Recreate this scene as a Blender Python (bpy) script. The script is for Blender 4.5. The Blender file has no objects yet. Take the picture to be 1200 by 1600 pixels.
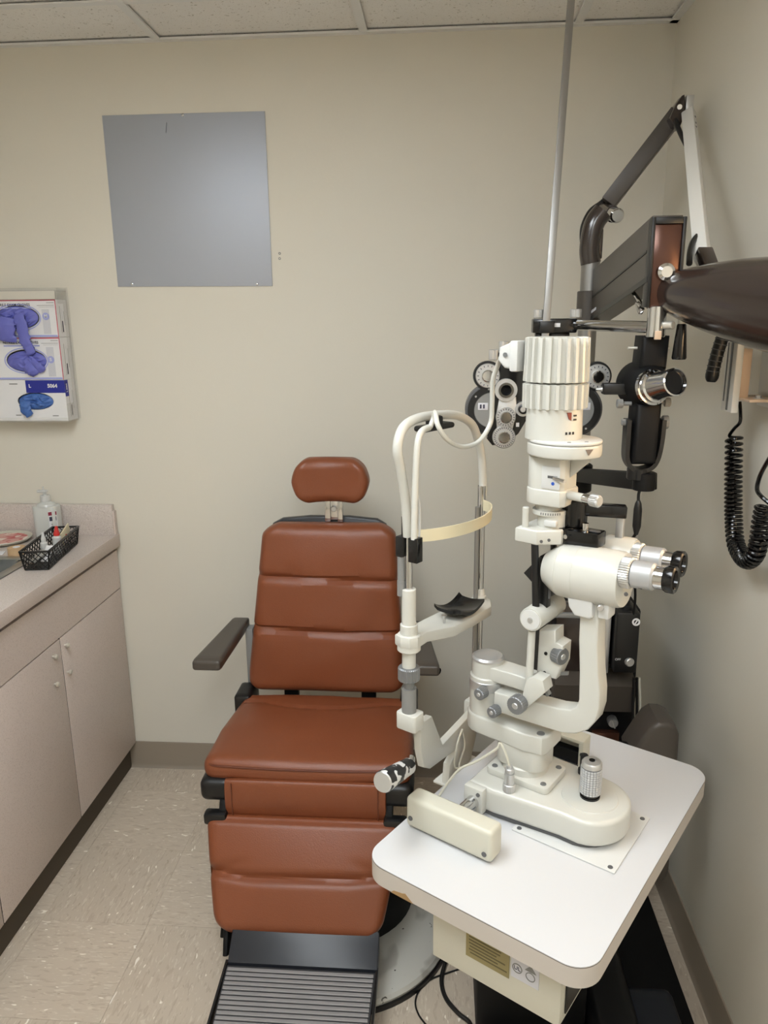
import bpy, bmesh, math, random
from mathutils import Vector, Matrix, noise as mnoise

S = bpy.context.scene
COL = S.collection
random.seed(7)
V = Vector
PI = math.pi

# ------------------------------------------------------------------ camera
FPX = 1180.0
CAM = V((0.0, 0.0, 1.624))
_d = V((88.0, 298.0, FPX)).normalized()
_u0 = (V((0, 1, 0)) - _d * _d.y).normalized()
_r0 = _u0.cross(_d)
if _r0.x < 0:
    _r0 = -_r0
_ro = math.radians(0.5)
_up = _u0 * math.cos(_ro) + _r0 * math.sin(_ro)
_ri = _r0 * math.cos(_ro) - _u0 * math.sin(_ro)
ROT = Matrix((_ri, _d, _up))          # camera frame (right, up, forward) -> room
cam_data = bpy.data.cameras.new('camera')
cam = bpy.data.objects.new('camera', cam_data)
COL.objects.link(cam)
cx_, cy_, cz_ = ROT.col[0], ROT.col[1], ROT.col[2]
cam.matrix_world = Matrix(((cx_[0], cy_[0], -cz_[0], CAM.x), (cx_[1], cy_[1], -cz_[1], CAM.y),
                           (cx_[2], cy_[2], -cz_[2], CAM.z), (0, 0, 0, 1)))
cam_data.sensor_fit = 'VERTICAL'
cam_data.sensor_height = 24.0
cam_data.lens = FPX / 1600.0 * 24.0
cam_data.clip_start = 0.02
S.camera = cam

# ------------------------------------------------------------------ world, exposure
w = bpy.data.worlds.new('world')
S.world = w
w.use_nodes = True
w.node_tree.nodes['Background'].inputs[0].default_value = (0.8, 0.85, 0.9, 1)
w.node_tree.nodes['Background'].inputs[1].default_value = 0.02
S.view_settings.view_transform = 'Standard'
S.view_settings.look = 'None'
S.view_settings.exposure = 0.0
S.view_settings.gamma = 1.0
S.view_settings.use_curve_mapping = False
TROFFER_POWER = 14.8            # emission strength of the ceiling lamps' diffusers
TROFFERS = [(-0.535, 0.66), (0.0775, -0.56)]  # second panel is unseen, added to brighten the right wall and fill
LAMP_POWER = 48.0               # warm bulb of the examination lamp

# ------------------------------------------------------------------ measuring helpers
def ray(px, py):
    return ROT @ V((px - 600.0, 800.0 - py, FPX))
def onX(px, py, x):
    r = ray(px, py); return CAM + r * ((x - CAM.x) / r.x)
def onY(px, py, y):
    r = ray(px, py); return CAM + r * ((y - CAM.y) / r.y)
def onZ(px, py, z):
    r = ray(px, py); return CAM + r * ((z - CAM.z) / r.z)
def onD(px, py, d):
    return CAM + ray(px, py) * (d / FPX)
SA = math.radians(-33.0)                       # the slit lamp and its table stand at this angle
SO = V((0.149, 1.195, 0))
SU = V((math.cos(SA), math.sin(SA), 0)); SV = V((-SU.y, SU.x, 0))
def loc(p):
    q = p - SO; return V((q.dot(SU), q.dot(SV), p.z))
def sl(px, py, v=0.0):                          # point of the slit lamp's frame on the plane v
    r = ray(px, py)
    t = (v + (SO - CAM).dot(SV)) / r.dot(SV)
    return loc(CAM + r * t)
def slz(px, py, z):
    return loc(onZ(px, py, z))
def slplane(px, py, p0, n):                     # vertical plane in the slit lamp's frame
    P0 = SO + SU * p0[0] + SV * p0[1]; N = SU * n[0] + SV * n[1]
    r = ray(px, py)
    return loc(CAM + r * ((P0 - CAM).dot(N) / r.dot(N)))

# ------------------------------------------------------------------ materials
def lin(c):
    out = []
    for x in c[:3]:
        x /= 255.0
        out.append(x / 12.92 if x <= 0.04045 else ((x + 0.055) / 1.055) ** 2.4)
    return (*out, 1.0)
MATS = {}
def mat(name, rgb, rough=0.5, metal=0.0, bump=None, var=None, coat=0.0, spec=None, trans=0.0, emit=None, aniso=None):
    if name in MATS:
        return MATS[name]
    m = bpy.data.materials.new(name); m.use_nodes = True
    nt = m.node_tree; b = nt.nodes['Principled BSDF']
    b.inputs['Base Color'].default_value = lin(rgb)
    b.inputs['Roughness'].default_value = rough
    b.inputs['Metallic'].default_value = metal
    if coat: b.inputs['Coat Weight'].default_value = coat; b.inputs['Coat Roughness'].default_value = 0.12
    if spec is not None: b.inputs['Specular IOR Level'].default_value = spec
    if trans: b.inputs['Transmission Weight'].default_value = trans
    if emit:
        b.inputs['Emission Color'].default_value = lin(emit[0]); b.inputs['Emission Strength'].default_value = emit[1]
    tc = nt.nodes.new('ShaderNodeNewGeometry')
    if var:                                     # (scale, amount): slight unevenness of the colour
        n = nt.nodes.new('ShaderNodeTexNoise'); n.inputs['Scale'].default_value = var[0]; n.inputs['Detail'].default_value = 5
        nt.links.new(tc.outputs['Position'], n.inputs['Vector'])
        mx = nt.nodes.new('ShaderNodeMix'); mx.data_type = 'RGBA'
        c = lin(rgb); a = var[1]
        mx.inputs[6].default_value = (*[x * (1 - a) for x in c[:3]], 1); mx.inputs[7].default_value = (*[min(1, x * (1 + a)) for x in c[:3]], 1)
        nt.links.new(n.outputs['Fac'], mx.inputs[0]); nt.links.new(mx.outputs[2], b.inputs['Base Color'])
    if bump:                                    # (scale, strength)
        n2 = nt.nodes.new('ShaderNodeTexNoise'); n2.inputs['Scale'].default_value = bump[0]; n2.inputs['Detail'].default_value = 6
        nt.links.new(tc.outputs['Position'], n2.inputs['Vector'])
        bp = nt.nodes.new('ShaderNodeBump'); bp.inputs['Strength'].default_value = bump[1]; bp.inputs['Distance'].default_value = 0.002
        nt.links.new(n2.outputs['Fac'], bp.inputs['Height']); nt.links.new(bp.outputs['Normal'], b.inputs['Normal'])
    MATS[name] = m
    return m
def speck(name, base, layers, rough=0.5, bump=0.0):
    """base colour with flecks: layers of (rgb, scale xyz, threshold, softness)"""
    m = bpy.data.materials.new(name); m.use_nodes = True
    nt = m.node_tree; b = nt.nodes['Principled BSDF']; b.inputs['Roughness'].default_value = rough
    g = nt.nodes.new('ShaderNodeNewGeometry')
    prev = None; pc = lin(base)
    nz = nt.nodes.new('ShaderNodeTexNoise'); nz.inputs['Scale'].default_value = 5; nz.inputs['Detail'].default_value = 4
    nt.links.new(g.outputs['Position'], nz.inputs['Vector'])
    mx = nt.nodes.new('ShaderNodeMix'); mx.data_type = 'RGBA'
    mx.inputs[6].default_value = (*[c * 0.93 for c in pc[:3]], 1); mx.inputs[7].default_value = (*[c * 1.07 for c in pc[:3]], 1)
    nt.links.new(nz.outputs['Fac'], mx.inputs[0]); prev = mx.outputs[2]
    for i, (rgb, sc, th, so) in enumerate(layers):
        mp = nt.nodes.new('ShaderNodeMapping'); mp.inputs['Scale'].default_value = sc; mp.inputs['Location'].default_value = (i * 7.3, i * 3.1, i * 1.7)
        nt.links.new(g.outputs['Position'], mp.inputs['Vector'])
        n = nt.nodes.new('ShaderNodeTexNoise'); n.inputs['Scale'].default_value = 1.0; n.inputs['Detail'].default_value = 1.5; n.inputs['Distortion'].default_value = 0.6
        nt.links.new(mp.outputs['Vector'], n.inputs['Vector'])
        r = nt.nodes.new('ShaderNodeMapRange'); r.inputs[1].default_value = th; r.inputs[2].default_value = th + so
        nt.links.new(n.outputs['Fac'], r.inputs[0])
        k = nt.nodes.new('ShaderNodeMix'); k.data_type = 'RGBA'
        nt.links.new(r.outputs[0], k.inputs[0]); nt.links.new(prev, k.inputs[6]); k.inputs[7].default_value = lin(rgb)
        prev = k.outputs[2]
    nt.links.new(prev, b.inputs['Base Color'])
    MATS[name] = m
    return m

M_WALL = mat('painted beige wall', (217, 212, 199), 0.62, bump=(140, 0.12), var=(1.3, 0.025))
M_BASE = mat('taupe vinyl baseboard', (146, 134, 119), 0.5)
M_FLX = speck('vinyl tile along', (198, 184, 166), [((187, 172, 154), (26, 110, 1), 0.56, 0.08), ((209, 197, 180), (40, 170, 1), 0.60, 0.06), ((172, 157, 138), (40, 150, 1), 0.70, 0.04), ((242, 234, 220), (26, 85, 1), 0.695, 0.03)], 0.38)
M_FLY = speck('vinyl tile across', (195, 181, 163), [((184, 169, 151), (110, 26, 1), 0.56, 0.08), ((206, 194, 177), (170, 40, 1), 0.60, 0.06), ((169, 154, 135), (150, 40, 1), 0.70, 0.04), ((242, 234, 220), (85, 26, 1), 0.695, 0.03)], 0.38)
M_JOINT = mat('tile joint', (160, 147, 132), 0.8)
M_CTILE = speck('mineral ceiling tile', (236, 234, 230), [((190, 186, 178), (120, 120, 1), 0.66, 0.04), ((205, 200, 192), (320, 320, 1), 0.66, 0.03)], 0.9)
M_GRID = mat('white ceiling grid', (228, 228, 226), 0.5)
M_LAM = speck('speckled taupe laminate', (207, 193, 185), [((190, 175, 166), (330, 330, 330), 0.56, 0.08), ((200, 190, 182), (420, 420, 420), 0.62, 0.05)], 0.45)
M_LAMTOP = speck('speckled worktop laminate', (200, 189, 182), [((172, 159, 151), (330, 330, 330), 0.57, 0.08), ((215, 207, 200), (420, 420, 420), 0.60, 0.05)], 0.4)
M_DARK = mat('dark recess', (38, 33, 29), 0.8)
M_TOE = mat('brown toe kick', (74, 64, 52), 0.7)
M_KNOB = mat('brushed nickel', (214, 210, 200), 0.3, 0.6)
M_STEEL = mat('stainless steel', (170, 172, 172), 0.32, 1.0)
M_LEATHER = mat('rust leather', (124, 68, 41), 0.38, bump=(420, 0.25), var=(7, 0.06), spec=0.45)
M_LEATHER2 = mat('rust leather piping', (98, 50, 30), 0.45)
M_BLACK = mat('black plastic', (15, 15, 16), 0.38)
M_BLACKM = mat('matte black metal', (12, 12, 13), 0.55, spec=0.25)
M_GLOSS = mat('gloss black', (8, 8, 9), 0.16)
M_NAVY = mat('blue black vinyl', (30, 33, 40), 0.35)
M_RODST = mat('grey steel', (150, 149, 147), 0.36, 0.85)
M_CHROME = mat('chrome', (205, 205, 205), 0.1, 1.0)
M_ALU = mat('satin aluminium', (200, 200, 199), 0.36, 0.75)
M_GREYK = mat('grey anodised knob', (132, 134, 136), 0.42, 0.6)
M_WHITE = mat('ivory white enamel', (196, 195, 187), 0.32, coat=0.3)
M_WHITE2 = mat('white plastic', (202, 202, 199), 0.4)
M_IVORY = mat('ivory plastic', (196, 193, 178), 0.4)
M_TABLE = mat('white laminate', (200, 200, 201), 0.38)
M_EDGE = mat('greyed ivory edge band', (186, 178, 169), 0.5)
M_BROWN = mat('dark brown enamel', (50, 41, 37), 0.2, coat=0.4)
M_BROWNM = mat('brown grey metal', (72, 66, 60), 0.42)
M_ARMPAD = mat('dark taupe armrest', (72, 66, 60), 0.33)
M_RED_BROWN = mat('copper brown enamel', (82, 52, 40), 0.2, 0.5)
M_PAINTWHITE = mat('white painted metal', (224, 222, 216), 0.4)
M_CREAM = mat('cream strap', (222, 212, 180), 0.42)
M_PLATE = mat('satin metal sheet', (176, 181, 191), 0.55, 0.5, var=(3, 0.03))
M_GREYP = mat('grey plastic', (128, 128, 126), 0.45)
M_DGREY = mat('dark grey ring', (84, 84, 85), 0.4)
M_GLASSD = mat('dark lens', (18, 20, 24), 0.08)
M_CARD = mat('white carton', (224, 223, 224), 0.6)
M_CARDG = mat('pale grey print', (200, 200, 206), 0.6)
M_NAVYP = mat('navy print', (28, 38, 140), 0.5)
M_REDP = mat('crimson print', (190, 60, 84), 0.5)
M_LAV = mat('lavender print', (158, 164, 214), 0.55)
M_INK = mat('dark ink', (52, 52, 70), 0.6)
M_GLOVE = mat('periwinkle nitrile', (104, 108, 188), 0.5, bump=(75, 1.0))
M_GLOVE2 = mat('blue nitrile', (68, 106, 174), 0.5, bump=(75, 1.0))
M_LAMPLIT = mat('peach lamplit panel', (212, 186, 160), 0.5)  # warm lamplight on the off-white bracket, put into the colour
M_WOOD = mat('wood edge', (150, 120, 80), 0.7)
M_OLIVE = mat('olive metal label', (146, 136, 96), 0.4, 0.4)
M_OLIVEI = mat('olive label print', (98, 90, 60), 0.5, 0.2)
M_RED = mat('red cap', (200, 48, 44), 0.35)
M_PHOTO = speck('plaque print', (214, 160, 150), [((190, 80, 80), (26, 40, 1), 0.52, 0.04), ((235, 220, 208), (30, 18, 1), 0.58, 0.04)], 0.4)
M_KRAFT = mat('tan paper tape', (196, 164, 126), 0.6)
M_BASEP = speck('spotted painted steel', (188, 186, 178), [((60, 56, 50), (60, 60, 60), 0.715, 0.02), ((160, 156, 148), (12, 12, 12), 0.55, 0.1)], 0.45)
M_RIB = mat('grey rubber tread', (150, 148, 148), 0.4, 0.35)
M_RIBD = mat('dark tread groove', (58, 57, 58), 0.6)
M_BOTTLE = mat('cloudy clear plastic', (200, 201, 197), 0.22)
M_ACRYL = mat('clear acrylic', (226, 224, 216), 0.12, spec=0.4)
M_ACRYL.node_tree.nodes['Principled BSDF'].inputs['Alpha'].default_value = 0.12
M_BLUE = mat('blue dot', (40, 80, 170), 0.4)
M_WORN = speck('worn black grip', (30, 30, 31), [((196, 196, 194), (60, 60, 90), 0.52, 0.02)], 0.4)
M_TROFF = mat('lamp diffuser', (255, 255, 255), 0.5, emit=((243, 250, 255), TROFFER_POWER))
M_BULB = mat('warm bulb', (255, 220, 170), 0.4, emit=((255, 190, 120), 12.0))

# ------------------------------------------------------------------ mesh helpers
def basis(d):
    d = V(d).normalized()
    a = V((0, 0, 1)) if abs(d.z) < 0.9 else V((1, 0, 0))
    x = a.cross(d).normalized(); y = d.cross(x)
    return x, y, d
class MB:
    def __init__(self):
        self.v = []; self.f = []
    def raw(self, vs, fs):
        n = len(self.v); self.v += [V(p) for p in vs]; self.f += [[i + n for i in q] for q in fs]; return self
    def frombm(self, bm, mtx=None):
        bm.verts.index_update()
        vs = [(mtx @ v.co if mtx else v.co.copy()) for v in bm.verts]
        fs = [[v.index for v in f.verts] for f in bm.faces]
        bm.free(); return self.raw(vs, fs)
    def box(self, c, s, bev=0.0, rot=None, seg=2):
        bm = bmesh.new(); bmesh.ops.create_cube(bm, size=1.0)
        for v in bm.verts: v.co = V((v.co.x * s[0], v.co.y * s[1], v.co.z * s[2]))
        if bev: bmesh.ops.bevel(bm, geom=bm.edges[:], offset=bev, segments=seg, profile=0.5, affect='EDGES')
        m = Matrix.Translation(V(c))
        if rot is not None: m = m @ rot.to_4x4()
        return self.frombm(bm, m)
    def b(self, lo, hi, bev=0.0, seg=2):
        lo = V(lo); hi = V(hi); return self.box((lo + hi) / 2, hi - lo, bev, None, seg)
    def beam(self, p0, p1, wx, wy, bev=0.0, up=(0, 0, 1)):        # box along p0-p1, width wx sideways, wy in the up direction
        p0 = V(p0); p1 = V(p1); d = (p1 - p0); L = d.length; d.normalize()
        x = d.cross(V(up)).normalized(); y = x.cross(d)
        return self.box((p0 + p1) / 2, (wx, L, wy), bev, Matrix((x, d, y)).transposed())
    def lathe(self, o, d, prof, n=28):
        x, y, d = basis(d); o = V(o); vs = []; fs = []
        for t, r in prof:
            for i in range(n):
                a = 2 * PI * i / n; vs.append(o + d * t + x * (r * math.cos(a)) + y * (r * math.sin(a)))
        m = len(prof)
        for k in range(m - 1):
            for i in range(n):
                j = (i + 1) % n; fs.append([k * n + i, k * n + j, (k + 1) * n + j, (k + 1) * n + i])
        fs.append(list(range(n))[::-1]); fs.append([(m - 1) * n + i for i in range(n)])
        return self.raw(vs, fs)
    def cyl(self, p0, p1, r, r1=None, n=24, ch=0.0):
        p0 = V(p0); p1 = V(p1); L = (p1 - p0).length; r1 = r if r1 is None else r1
        ch = min(ch, L * .45, r * .6)
        if ch: pr = [(0, r - ch), (ch, r), (L - ch, r1), (L, r1 - ch)]
        else: pr = [(0, r), (L, r1)]
        return self.lathe(p0, p1 - p0, pr, n)
    def knurl(self, p0, p1, r, n=26, dep=0.001, ch=0.001):
        p0 = V(p0); d = V(p1) - p0; L = d.length; x, y, d = basis(d); vs = []; fs = []; N = n * 2
        for t, k in ((0, ch), (ch, 0), (L - ch, 0), (L, ch)):
            for i in range(N):
                a = 2 * PI * i / N; rr = r - k - (dep if i % 2 else 0)
                vs.append(p0 + d * t + x * rr * math.cos(a) + y * rr * math.sin(a))
        for k in range(3):
            for i in range(N):
                j = (i + 1) % N; fs.append([k * N + i, k * N + j, (k + 1) * N + j, (k + 1) * N + i])
        fs.append(list(range(N))[::-1]); fs.append([3 * N + i for i in range(N)])
        return self.raw(vs, fs)
    def tube(self, pts, r, n=12, sub=0, closed=False, sq=None):
        pts = [V(p) for p in pts]
        if sub: pts = spline(pts, sub)
        vs = []; fs = []; m = len(pts); px = None
        for i, p in enumerate(pts):
            t = (pts[min(i + 1, m - 1)] - pts[max(i - 1, 0)]).normalized()
            if px is None: x, y, _ = basis(t)
            else:
                x = (px - t * px.dot(t)).normalized(); y = t.cross(x)
            px = x; rr = r[min(i, len(r) - 1)] if isinstance(r, (list, tuple)) else r
            for k in range(n):
                a = 2 * PI * k / n; vs.append(p + x * (rr * math.cos(a)) + y * (rr * math.sin(a)))
        for i in range(m - 1):
            for k in range(n):
                j = (k + 1) % n; fs.append([i * n + k, i * n + j, (i + 1) * n + j, (i + 1) * n + k])
        fs.append(list(range(n))[::-1]); fs.append([(m - 1) * n + k for k in range(n)])
        return self.raw(vs, fs)
    def ribbon(self, pts, w, t, up):                              # flat bar along a path, width w along up, thickness t
        pts = [V(p) for p in pts]; up = V(up).normalized(); vs = []; fs = []; m = len(pts)
        for i, p in enumerate(pts):
            d = (pts[min(i + 1, m - 1)] - pts[max(i - 1, 0)]).normalized(); s = d.cross(up).normalized()
            vs += [p + up * w / 2 + s * t / 2, p + up * w / 2 - s * t / 2, p - up * w / 2 - s * t / 2, p - up * w / 2 + s * t / 2]
        for i in range(m - 1):
            for k in range(4):
                j = (k + 1) % 4; fs.append([i * 4 + k, i * 4 + j, i * 4 + 4 + j, i * 4 + 4 + k])
        fs.append([3, 2, 1, 0]); fs.append([m * 4 - 4 + k for k in range(4)])
        return self.raw(vs, fs)
    def prism(self, poly, ext, bev=0.0, seg=2):
        bm = bmesh.new(); vs = [bm.verts.new(V(p)) for p in poly]; f = bm.faces.new(vs)
        r = bmesh.ops.extrude_face_region(bm, geom=[f]); e = V(ext)
        for g in r['geom']:
            if isinstance(g, bmesh.types.BMVert): g.co += e
        bmesh.ops.recalc_face_normals(bm, faces=bm.faces[:])
        if bev:
            cap = set()
            for f in bm.faces:
                if abs(f.normal.dot(e.normalized())) > .9: cap |= set(f.edges)
            bmesh.ops.bevel(bm, geom=list(cap), offset=bev, segments=seg, profile=0.5, affect='EDGES')
        return self.frombm(bm)
    def ball(self, c, r, n=20, m=14, rot=None):
        r = (r, r, r) if isinstance(r, (int, float)) else r
        bm = bmesh.new(); bmesh.ops.create_uvsphere(bm, u_segments=n, v_segments=m, radius=1.0)
        mt = Matrix.Translation(V(c))
        if rot is not None: mt = mt @ rot.to_4x4()
        return self.frombm(bm, mt @ Matrix.Diagonal((*r, 1)))
    def torus(self, o, d, R, r, n=32, m=10, a0=0.0, a1=2 * PI):
        x, y, d = basis(d); o = V(o); full = abs(a1 - a0 - 2 * PI) < 1e-6
        pts = [o + x * R * math.cos(a0 + (a1 - a0) * i / n) + y * R * math.sin(a0 + (a1 - a0) * i / n) for i in range(n + 1)]
        vs = []; fs = []; N = n if full else n + 1
        for i in range(N):
            c = (pts[i] - o).normalized()
            for k in range(m):
                a = 2 * PI * k / m; vs.append(pts[i] + c * r * math.cos(a) + d * r * math.sin(a))
        for i in range(n):
            i2 = (i + 1) % N
            for k in range(m):
                k2 = (k + 1) % m; fs.append([i * m + k, i2 * m + k, i2 * m + k2, i * m + k2])
        if not full:
            fs.append(list(range(m))); fs.append([(N - 1) * m + k for k in range(m)][::-1])
        return self.raw(vs, fs)
    def ring(self, o, d, ro, ri, t, n=36):                         # flat annulus with thickness t along d
        x, y, d = basis(d); o = V(o); vs = []; fs = []
        for (R, h) in ((ro, 0), (ro, t), (ri, t), (ri, 0)):
            for i in range(n):
                a = 2 * PI * i / n; vs.append(o + d * h + x * R * math.cos(a) + y * R * math.sin(a))
        for k in range(4):
            k2 = (k + 1) % 4
            for i in range(n):
                j = (i + 1) % n; fs.append([k * n + i, k * n + j, k2 * n + j, k2 * n + i])
        return self.raw(vs, fs)
    def cushion(self, c, half, rad, fn=None, n=26):
        bm = bmesh.new(); bmesh.ops.create_cube(bm, size=2.0)
        bmesh.ops.subdivide_edges(bm, edges=bm.edges[:], cuts=n, use_grid_fill=True)
        hx, hy, hz = half; c = V(c)
        for v in bm.verts:
            p = V((v.co.x * hx, v.co.y * hy, v.co.z * hz))
            q = V((max(-hx + rad, min(hx - rad, p.x)), max(-hy + rad, min(hy - rad, p.y)), max(-hz + rad, min(hz - rad, p.z))))
            d = p - q
            if d.length > 1e-9: p = q + d.normalized() * rad
            if fn: p = fn(p)
            v.co = c + p
        return self.frombm(bm)
    def build(self, name, m, parent=None, off=None, smooth=32, kind=None):
        if off is None: off = OFF.get(parent.name, V((0, 0, 0))) if parent else V((0, 0, 0))
        me = bpy.data.meshes.new(name)
        me.from_pydata([(p - off)[:] for p in self.v], [], self.f); me.update()
        bm = bmesh.new(); bm.from_mesh(me); bmesh.ops.recalc_face_normals(bm, faces=bm.faces[:]); bm.to_mesh(me); bm.free()
        for p in me.polygons: p.use_smooth = True
        me.set_sharp_from_angle(angle=math.radians(smooth))
        me.materials.append(m)
        o = bpy.data.objects.new(name, me); COL.objects.link(o)
        if parent: o.parent = parent; OFF[o.name] = off
        else: o.location = off
        if kind: o['kind'] = kind
        return o
OFF = {}
def spline(pts, sub):
    out = []; m = len(pts)
    for i in range(m - 1):
        p0 = pts[max(i - 1, 0)]; p1 = pts[i]; p2 = pts[i + 1]; p3 = pts[min(i + 2, m - 1)]
        for k in range(sub):
            t = k / sub; t2 = t * t; t3 = t2 * t
            out.append(0.5 * ((2 * p1) + (p2 - p0) * t + (2 * p0 - 5 * p1 + 4 * p2 - p3) * t2 + (3 * p1 - p0 - 3 * p2 + p3) * t3))
    out.append(pts[-1]); return out
def tag(o, label, cat, group=None):
    o['label'] = label; o['category'] = cat
    if group: o['group'] = group
    return o
def thing(name, label, cat, base, rot=0.0, frame=False, group=None):
    """an Empty at the thing's base; its parts are given in room coordinates, or in the slit lamp frame"""
    e = bpy.data.objects.new(name, None); COL.objects.link(e); e.empty_display_size = 0.05
    if frame:
        bl = V(base); e.location = SO + SU * bl.x + SV * bl.y + V((0, 0, bl.z)); e.rotation_euler = (0, 0, SA); OFF[e.name] = bl
    else:
        e.location = base; OFF[e.name] = V(base)
    return tag(e, label, cat, group)
def struct(mb, name, m, parent=None):
    o = mb.build(name, m, parent, off=V((0, 0, 0)))
    if not parent: o['kind'] = 'structure'
    return o
def lettering(txt, size, m, parent, mtx, name='lettering', ext=0.0002, bold=0.0):
    cu = bpy.data.curves.new('txt', 'FONT'); cu.body = txt; cu.size = size; cu.extrude = ext; cu.offset = bold
    cu.align_x = 'CENTER'; cu.align_y = 'CENTER'; cu.resolution_u = 3
    t = bpy.data.objects.new('txt', cu); COL.objects.link(t)
    me = bpy.data.meshes.new_from_object(t.evaluated_get(bpy.context.evaluated_depsgraph_get()))
    bpy.data.objects.remove(t); bpy.data.curves.remove(cu)
    off = OFF.get(parent.name, V((0, 0, 0)))
    me.transform(mtx); me.transform(Matrix.Translation(-off))
    me.materials.clear(); me.materials.append(m)
    o = bpy.data.objects.new(name, me); COL.objects.link(o); o.parent = parent
    return o
def frame_m(o, x, y):                                               # matrix with local x, y, z = x cross y at o
    x = V(x).normalized(); y = V(y).normalized(); z = x.cross(y)
    return Matrix(((x.x, y.x, z.x, o[0]), (x.y, y.y, z.y, o[1]), (x.z, y.z, z.z, o[2]), (0, 0, 0, 1)))
def rpoly(c, hx, hy, r, z, n=6):                                    # rounded rectangle
    out = []
    for sx, sy, a0 in ((1, -1, -PI / 2), (1, 1, 0), (-1, 1, PI / 2), (-1, -1, PI)):
        for i in range(n + 1):
            a = a0 + PI / 2 * i / n
            out.append(V((c[0] + sx * (hx - r) + r * math.cos(a), c[1] + sy * (hy - r) + r * math.sin(a), z)))
    return out

# ================================================================== the room
XR, XL, YB, YF, ZC = 0.663, -1.755, 2.47, -1.70, 2.44
struct(MB().b((XL - .1, YB, 0), (XR + .1, YB + .1, ZC + .1)), 'wall_back', M_WALL)
struct(MB().b((XR, YF - .1, 0), (XR + .1, YB, ZC + .1)), 'wall_right', M_WALL)
struct(MB().b((XL - .1, YF - .1, 0), (XL, YB, ZC + .1)), 'wall_left', M_WALL)
struct(MB().b((XL, YF - .1, 0), (XR, YF, ZC + .1)), 'wall_front', M_WALL)
# vinyl tiles, each one a piece of the floor
floor = struct(MB().b((XL - .1, YF - .1, -.1), (XR + .1, YB + .1, -.0035)), 'floor', M_JOINT)
TS = 0.3048
tile_me = {}
def tile_mesh(key, sx, sy, m):
    k = (key, round(sx, 3), round(sy, 3))
    if k not in tile_me:
        bm = bmesh.new(); bmesh.ops.create_cube(bm, size=1)
        for v in bm.verts: v.co = V((v.co.x * (sx - .0006), v.co.y * (sy - .0006), v.co.z * .0035))
        me = bpy.data.meshes.new('tile'); bm.to_mesh(me); bm.free(); me.materials.append(m); tile_me[k] = me
    return tile_me[k]
x0t, y0t = -0.80, 1.403
for ix in range(-4, 7):
    for iy in range(-11, 5):
        xa, xb = max(XL, x0t + ix * TS), min(XR, x0t + (ix + 1) * TS)
        ya, yb = max(YF, y0t + iy * TS), min(YB, y0t + (iy + 1) * TS)
        if xb - xa < .01 or yb - ya < .01: continue
        o = bpy.data.objects.new('tile', tile_mesh((ix + iy) % 2, xb - xa, yb - ya, M_FLX if (ix + iy) % 2 else M_FLY))
        COL.objects.link(o); o.parent = floor; o.location = ((xa + xb) / 2, (ya + yb) / 2, -.00175)
# coved vinyl baseboards
def base_prof(p0, d, n, L, name):
    pr = [(0, 0), (.014, 0), (.010, .004), (.006, .014), (.005, .1), (.0035, .104), (0, .104)]
    d = V(d); n = V(n); p0 = V(p0)
    struct(MB().prism([p0 + n * a + V((0, 0, h)) for a, h in pr], d * L), name, M_BASE)
base_prof((-1.165, YB, 0), (1, 0, 0), (0, -1, 0), XR + 1.165, 'baseboard_back')
base_prof((XR, YF, 0), (0, 1, 0), (-1, 0, 0), YB - YF, 'baseboard_right')
# suspended ceiling: mineral tiles in a metal grid
ceil = struct(MB().b((XL - .1, YF - .1, ZC + .02), (XR + .1, YB + .1, ZC + .12)), 'ceiling', M_GRID)
bars_x = [-0.845 + .615 * k for k in range(-1, 3)]; YT = 2.185
bars_y = [YT - .61 * k for k in range(0, 7)]
for x in bars_x:
    MB().b((x - .012, YF, ZC - .001), (x + .012, YB, ZC + .004)).build('grid_bar', M_GRID, ceil)
for y in bars_y:
    MB().b((XL, y - .012, ZC - .0005), (XR, y + .012, ZC + .0035)).build('grid_bar', M_GRID, ceil)
MB().b((XL, YB - .022, ZC - .002), (XR, YB, ZC + .004)).build('wall_angle', M_GRID, ceil)
MB().b((XR - .022, YF, ZC - .002), (XR, YB, ZC + .004)).build('wall_angle', M_GRID, ceil)
ex = [XL] + [x for x in bars_x] + [XR]; ey = [YF] + sorted(bars_y) + [YB]
for i in range(len(ex) - 1):
    for j in range(len(ey) - 1):
        cx, cy = (ex[i] + ex[i + 1]) / 2, (ey[j] + ey[j + 1]) / 2
        if any(abs(cx - a) < .25 and abs(cy - b) < .61 for a, b in TROFFERS): continue
        if ey[j + 1] - ey[j] < .02: continue
        MB().b((ex[i] + .004, ey[j] + .004, ZC + .009), (ex[i + 1] - .004, ey[j + 1] - .004, ZC + .019)).build('ceiling_tile', M_CTILE, ceil)
for k, (tx, ty) in enumerate(TROFFERS):
    t = thing('ceiling_light', 'recessed ceiling light panel ' + ('above the exam chair' if k == 0 else 'added behind the camera as fill'), 'light', (tx, ty, ZC - .02))
    MB().b((tx - .30, ty - .60, ZC - .012), (tx - .27, ty + .60, ZC + .015)).b((tx + .27, ty - .60, ZC - .012), (tx + .30, ty + .60, ZC + .015)) \
        .b((tx - .27, ty - .60, ZC - .012), (tx + .27, ty - .575, ZC + .015)).b((tx - .27, ty + .575, ZC - .012), (tx + .27, ty + .60, ZC + .015)).build('frame', M_GRID, t)
    MB().b((tx - .27, ty - .575, ZC - .004), (tx + .27, ty + .575, ZC + .004)).build('diffuser', M_TROFF, t)

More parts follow.
